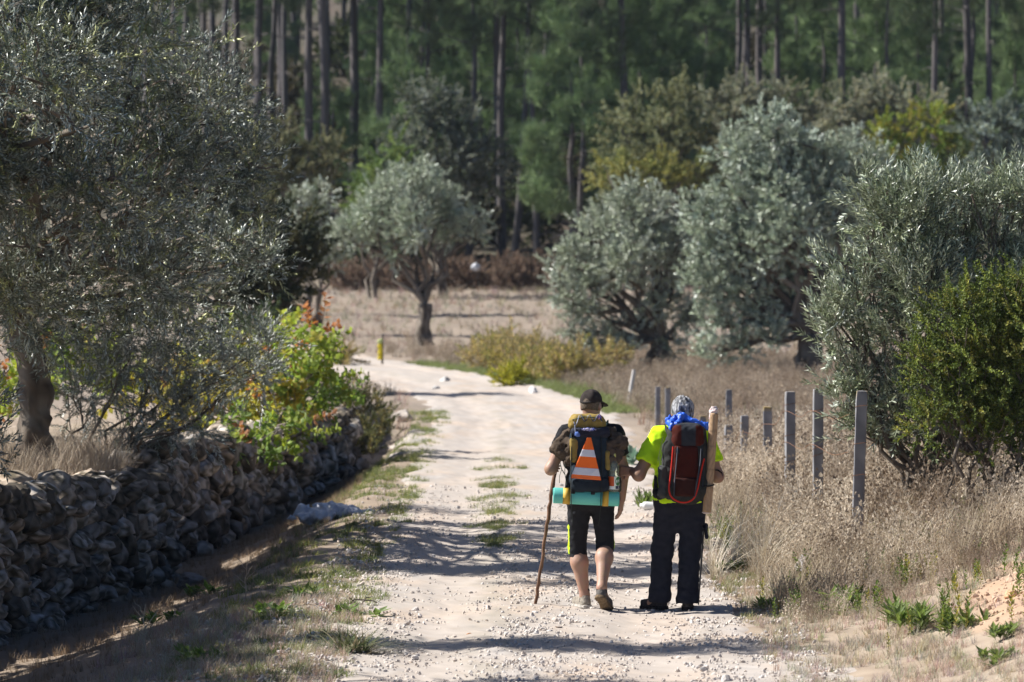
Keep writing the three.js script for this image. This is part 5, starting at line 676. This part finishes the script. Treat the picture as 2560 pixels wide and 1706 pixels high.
{
  const JACK = [0.085, 0.062, 0.045], j = thing('jacket', 'rumpled brown jacket tied around both sides of the backpack', 'jacket', P1.clone());
  part('sleeve', nets(wrinkle(union([cone([-0.19, 1.375, 0.2], 0.05, [-0.25, 1.28, 0.22], 0.062), cone([-0.25, 1.28, 0.22], 0.06, [-0.175, 1.19, 0.25], 0.045), cone([-0.165, 1.33, 0.27], 0.03, [-0.17, 1.2, 0.29], 0.032)], 0.03), 0.03, 13, 4), [-0.36, 1.1, 0.1], [-0.08, 1.46, 0.36], 0.008, dull(JACK, 0.3)), MAT.cloth, j);
  part('bodice', nets(wrinkle(union([cone([0.15, 1.4, 0.18], 0.045, [0.205, 1.32, 0.21], 0.068), cone([0.205, 1.32, 0.21], 0.068, [0.19, 1.22, 0.25], 0.05), cone([0.13, 1.32, 0.27], 0.035, [0.17, 1.19, 0.28], 0.035)], 0.03), 0.034, 13, 9), [0.04, 1.1, 0.08], [0.33, 1.48, 0.36], 0.008, dull(JACK, 0.3)), MAT.cloth, j);
  rebase(j);
}
{
  const a = q1(1383, 1236, 0.27), b = q1(1546, 1244, 0.27), at3 = (k) => a.clone().lerp(b, k), t = thing('rolled_mat', 'turquoise rolled sleeping mat with two yellow bands slung under the backpack', 'mat', P1.clone());
  const spiral = (r0) => { const l = []; for (const e of [a, b]) { const pts = []; for (let i = 0; i < 60; i++) { const an = i * 0.35, r = r0 * (1 - i / 66); pts.push(e.clone().add(V(e === a ? -0.001 : 0.001, Math.cos(an) * r, Math.sin(an) * r))); } l.push(limb(pts, taper(60, 0.0028, 0.0028), [0.1, 0.42, 0.37], 4)); } return l; };
  const TEAL = (x, y, z) => [0.115, 0.5, 0.43].map((v) => v * (1 + 0.12 * fbm(x * 9, y * 20, z * 20)));
  part('roll', merge([limb([0, 0.01, 0.1, 0.3, 0.5, 0.7, 0.9, 0.99, 1].map(at3), [0.058, 0.062, 0.062, 0.061, 0.063, 0.061, 0.062, 0.062, 0.058], TEAL, 28, 0.03), ...spiral(0.055)]), M({ roughness: 0.6 }), t);
  for (const [k0, k1] of [[0.145, 0.255], [0.745, 0.84]]) part('yellow_band', limb([k0, (k0 + k1) / 2, k1].map(at3), [0.0645, 0.065, 0.0645], [0.58, 0.36, 0.04], 28, 0.03), M({ roughness: 0.6 }), t);
  for (const k of [0.3, 0.6]) part('buckle', nets(rbox(arr(at3(k).add(V(0, 0.045, 0.055))), [0.016, 0.022, 0.012], 0.006), ...around(arr(at3(k).add(V(0, 0.045, 0.055))), 0.04), 0.005, [0.02, 0.02, 0.022]), MAT.cloth, t);
  rebase(t);
}
{
  const t = thing('water_bottle', 'clear plastic soft-drink bottle with orange and green label in the side pocket', 'bottle', P1.clone()), c = V(0.176, 0.94, 0.3);
  const prof = [[0, 0], [0.034, 0], [0.041, 0.012], [0.042, 0.06], [0.042, 0.14], [0.039, 0.15], [0.042, 0.165], [0.04, 0.2], [0.026, 0.235], [0.014, 0.255], [0.013, 0.275], [0, 0.275]].map(([r, y]) => new THREE.Vector2(r, y));
  const lathe = (p, n) => { const g = new THREE.LatheGeometry(p, n); g.translate(c.x, c.y, c.z); return g; };
  part('bottle_body', lathe(prof, 20), new THREE.MeshPhysicalMaterial({ color: new THREE.Color().setRGB(0.86, 0.93, 0.82), roughness: 0.12, transmission: 0.9, thickness: 0 }), t);
  part('bottle_cap', lathe([[0, 0.3], [0.015, 0.3], [0.016, 0.285], [0.016, 0.272], [0, 0.272]].map(([r, y]) => new THREE.Vector2(r, y)).reverse(), 16), solid(0.75, 0.7, 0.2, 0.5), t);
  const cv = document.createElement('canvas'); cv.width = 512; cv.height = 256; const x = cv.getContext('2d');
  x.fillStyle = '#c9541f'; x.fillRect(0, 0, 512, 256); x.fillStyle = '#e9ece8'; x.fillRect(0, 190, 512, 66); x.fillStyle = '#e4ead9'; x.fillRect(256, 0, 256, 256); x.fillStyle = '#2c7a3a'; x.beginPath(); x.ellipse(388, 92, 96, 88, -0.3, 0, 7); x.fill();
  x.fillStyle = '#ffffff'; x.font = 'bold italic 92px sans-serif'; x.textAlign = 'center'; x.save(); x.translate(388, 122); x.rotate(-0.18); x.fillText('Fris', 0, 0); x.restore(); x.fillStyle = '#2a2d4a'; x.fillRect(300, 184, 212, 62); x.fillStyle = '#ffffff'; x.font = 'bold 52px sans-serif'; x.fillText('2L', 420, 234);
  const tex = new THREE.CanvasTexture(cv); tex.colorSpace = THREE.SRGBColorSpace;
  const lab = new THREE.CylinderGeometry(0.0432, 0.0432, 0.1, 32, 1, true, -Math.PI / 2, Math.PI); lab.translate(c.x, c.y + 0.072, c.z);
  part('paper_label', lab, new THREE.MeshStandardMaterial({ map: tex, roughness: 0.5, side: THREE.DoubleSide }), t); rebase(t);
}
// ---- things carried by the walker in neon
{
  const CHAR = [0.034, 0.035, 0.033], RED = [0.06, 0.011, 0.007], t = thing('backpack', 'charcoal and rust-red trekking backpack worn by the walker in neon yellow', 'backpack', P2.clone());
  part('main_bag', nets(wrinkle(union([rbox([0.02, 1.13, 0.245], [0.175, 0.22, 0.105], 0.07), ball([0.025, 0.97, 0.26], [0.18, 0.13, 0.12]), rbox([0.035, 1.36, 0.23], [0.15, 0.1, 0.095], 0.06)], 0.04), 0.014, 11, 21), [-0.24, 0.8, 0.08], [0.28, 1.52, 0.42], 0.009, dull(CHAR, 0.35)), MAT.cloth, t);
  part('front_panel', nets(wrinkle(rbox([0.025, 1.175, 0.325], [0.098, 0.135, 0.045], 0.03), 0.006, 12, 3), [-0.1, 1.02, 0.26], [0.16, 1.34, 0.4], 0.008, dull(RED, 0.25)), MAT.cloth, t);
  part('stretch_pocket', nets(wrinkle(rbox([0.02, 0.985, 0.35], [0.095, 0.075, 0.04], 0.03), 0.005, 12, 5), [-0.1, 0.89, 0.29], [0.15, 1.08, 0.42], 0.008, dull([0.04, 0.012, 0.009], 0.3)), MAT.cloth, t);
  const lid = (x, y, z) => Math.abs(x - 0.045) > 0.058 && y < 1.465 ? dull(RED, 0.25)(x, y, z) : dull([0.03, 0.033, 0.04], 0.3)(x, y, z);
  part('lid', nets(wrinkle(union([rbox([0.04, 1.385, 0.25], [0.128, 0.095, 0.115], 0.07), cone([-0.04, 1.33, 0.31], 0.045, [0.12, 1.33, 0.31], 0.045)], 0.03), 0.008, 12, 7), [-0.13, 1.26, 0.1], [0.21, 1.51, 0.41], 0.008, lid), MAT.cloth, t);
  const lift = 0.014; const cordR = [q2(1679, 1112, 0.37), q2(1676, 1150, 0.375), q2(1672, 1190, 0.372), q2(1669, 1218, 0.37), q2(1674, 1236, 0.37), q2(1690, 1248, 0.365), q2(1710, 1251, 0.365), q2(1728, 1243, 0.372), q2(1738, 1222, 0.378), q2(1744, 1195, 0.378), q2(1750, 1165, 0.376), q2(1756, 1142, 0.37)];
  cordR.forEach((p) => { p.z += 0.01; }); part('red_piping', limb(new THREE.CatmullRomCurve3(cordR).getPoints(40), taper(41, 0.0066, 0.0066), [0.55, 0.035, 0.022], 8), MAT.cloth, t);
  ribbon([q2(1690, 1113, 0.37 + lift), q2(1687, 1150, 0.382 + lift), q2(1683, 1190, 0.384 + lift), q2(1681, 1236, 0.38 + lift)], 0.017, [0.06, 0.064, 0.078], t, 'strap');
  ribbon([q2(1748, 1118, 0.372 + lift), q2(1746, 1150, 0.384 + lift), q2(1740, 1190, 0.388 + lift), q2(1732, 1236, 0.38 + lift)], 0.016, [0.06, 0.064, 0.078], t, 'strap');
  ribbon([q2(1752, 1115, 0.36), q2(1754, 1160, 0.37), q2(1753, 1215, 0.365)], 0.012, [0.04, 0.045, 0.06], t, 'strap');
  part('buckle', nets(rbox(arr(q2(1690, 1124, 0.385)), [0.016, 0.02, 0.008], 0.005), ...around(arr(q2(1690, 1124, 0.385)), 0.04), 0.005, [0.02, 0.022, 0.028]), MAT.cloth, t);
  part('side_pocket', nets(wrinkle(rbox([-0.15, 1.02, 0.27], [0.035, 0.13, 0.075], 0.03), 0.016, 16, 3, 0.6), [-0.22, 0.86, 0.17], [-0.09, 1.19, 0.38], 0.008, dull([0.05, 0.052, 0.05], 0.3)), MAT.cloth, t);
  part('hip_belt', nets(wrinkle(union([cone([-0.17, 0.9, 0.16], 0.03, [-0.2, 0.93, 0.02], 0.028), cone([-0.2, 0.9, 0.08], 0.02, [-0.205, 1.05, 0.1], 0.014)], 0.02), 0.006, 20), [-0.27, 0.82, -0.04], [-0.1, 1.1, 0.22], 0.008, dull([0.02, 0.02, 0.022])), MAT.cloth, t);
  for (const s of [-1, 1]) ribbon([V(s * 0.1 + 0.01, 1.36, 0.17), V(s * 0.12, 1.425, 0.08), V(s * 0.125, 1.435, -0.02), V(s * 0.125, 1.36, -0.11), V(s * 0.13, 1.2, -0.135), V(s * 0.16, 1.05, -0.06), V(s * 0.16, 0.98, 0.13)], 0.03, [0.03, 0.03, 0.034], t, 'shoulder_strap', 0.3);
  for (let i = 0; i < 4; i++) ribbon([q2(1655 - i * 2, 1090 + i * 26, 0.31), q2(1648 - i * 2, 1120 + i * 26, 0.3), q2(1642 + (i % 2) * 6, 1150 + i * 24, 0.29)], 0.006, [0.06, 0.062, 0.06], t, 'side_strap');
  rebase(t);
}
{
  const t = solo('rain_cover', nets(wrinkle(union([cone([-0.09, 1.5, 0.19], 0.032, [0.0, 1.515, 0.2], 0.035), cone([0.0, 1.515, 0.2], 0.03, [0.09, 1.485, 0.21], 0.024), cone([0.09, 1.485, 0.21], 0.024, [0.185, 1.45, 0.22], 0.03), cone([-0.09, 1.49, 0.2], 0.035, [-0.085, 1.45, 0.3], 0.02), cone([-0.02, 1.5, 0.22], 0.03, [-0.06, 1.45, 0.3], 0.022)], 0.025), 0.03, 17, 3), [-0.18, 1.38, 0.1], [0.26, 1.58, 0.36], 0.007, dull([0.025, 0.12, 0.62], 0.25)), M({ roughness: 0.45 }), 'crumpled bright blue rain cover bunched on the rust-red backpack', 'cover', P2.clone());
}
{
  const a = q2(1782, 1031, 0.28), b = q2(1764, 1277, 0.3), t = thing('bamboo_mat', 'rolled tan bamboo mat with white-wrapped end standing beside the rust-red backpack', 'mat', P2.clone());
  const pts = []; for (let i = 0; i <= 60; i++) pts.push(a.clone().lerp(b, i / 60));
  part('roll', limb(pts, pts.map(() => 0.0345), (x, y, z) => { const an = Math.atan2(z - 0.29, x - 0.22), s = Math.sin(an * 34) > 0.55 ? 0.72 : 1, band = [1.42, 1.3, 1.12, 0.98].some((k) => Math.abs(y - k) < 0.009) ? 0.72 : 1, n = 1 + 0.3 * fbm(x * 30, y * 5, z * 30); return [0.43 * s * band * n, 0.275 * s * band * n, 0.15 * s * band * n]; }, 40, 0.03), M({ roughness: 0.6 }), t);
  part('end_wrap', nets(wrinkle(union([ball([a.x, a.y + 0.02, a.z], [0.033, 0.034, 0.033]), cone([a.x - 0.028, a.y + 0.01, a.z], 0.012, [a.x - 0.034, a.y - 0.2, a.z], 0.007)], 0.02), 0.014, 30), ...around([a.x, a.y - 0.1, a.z], 0.2), 0.006, (x, y, z) => fbm(x * 50, y * 50, z * 50) > 0.12 ? [0.5, 0.3, 0.3] : [0.62, 0.58, 0.56]), MAT.cloth, t);
  part('end_wrap', nets(wrinkle(ball([b.x, b.y, b.z], [0.035, 0.012, 0.035]), 0.006, 30), ...around(arr(b), 0.06), 0.006, [0.6, 0.5, 0.46]), MAT.cloth, t);
  part('tie', limb([V(b.x - 0.07, 0.99, 0.35), V(b.x + 0.02, 0.99, 0.34), V(b.x + 0.05, 0.995, 0.31), V(b.x + 0.04, 1.0, 0.26)], taper(4, 0.011, 0.011), BLACK, 6, 0, 0.4), MAT.cloth, t);
  rebase(t);
}
{
  const t = thing('trekking_pole', 'thin black trekking pole planted beside the right trouser leg', 'pole', P2.clone());
  part('shaft', limb([V(0.224, 1.08, -0.283), V(0.19, 0.6, -0.27), V(0.148, 0.0, -0.255)], [0.0085, 0.0085, 0.006], [0.02, 0.02, 0.022], 8), M({ roughness: 0.4 }), t);
  part('grip', limb([V(0.228, 1.15, -0.284), V(0.225, 1.1, -0.283), V(0.22, 1.0, -0.281)], [0.014, 0.016, 0.013], [0.03, 0.03, 0.03], 8), MAT.cloth, t);
  part('basket', limb([V(0.152, 0.05, -0.256), V(0.151, 0.04, -0.256)], [0.02, 0.022], [0.02, 0.02, 0.022], 10), MAT.cloth, t); rebase(t);
}

// things of one kind that stand side by side are told apart by their place in the row
const ORD = ['leftmost', 'second from the left', 'third from the left', 'fourth from the left', 'fifth from the left', 'sixth from the left', 'seventh from the left', 'eighth from the left', 'ninth from the left', 'tenth from the left', 'eleventh from the left', 'twelfth from the left', 'thirteenth from the left', 'fourteenth from the left', 'fifteenth from the left', 'sixteenth from the left', 'seventeenth from the left', 'eighteenth from the left', 'nineteenth from the left', 'twentieth from the left'];
for (const [group, words] of [['dead bracken heaps', 'reddish-brown dead bracken heap along the far field edge'], ['weed bushes at the bend', 'yellowing weed bush beside the bend'], ['weeds past the wall end', 'brown-green weed clump past the wall end'], ['bushy green pines', 'bushy green pine near the forest edge']]) {
  const row = scene.children.filter((o) => o.userData.group === group && !/ behind | above /.test(o.userData.label)).sort((a, b) => a.position.x / a.position.z > b.position.x / b.position.z ? -1 : 1);
  if (row.length <= ORD.length) row.forEach((o, i) => { o.userData.label = `${words}, ${ORD[i]}`; });
}
scene.fog = new THREE.FogExp2(new THREE.Color(0.72, 0.82, 1.0), 0.0001);
renderer.render(scene, camera);
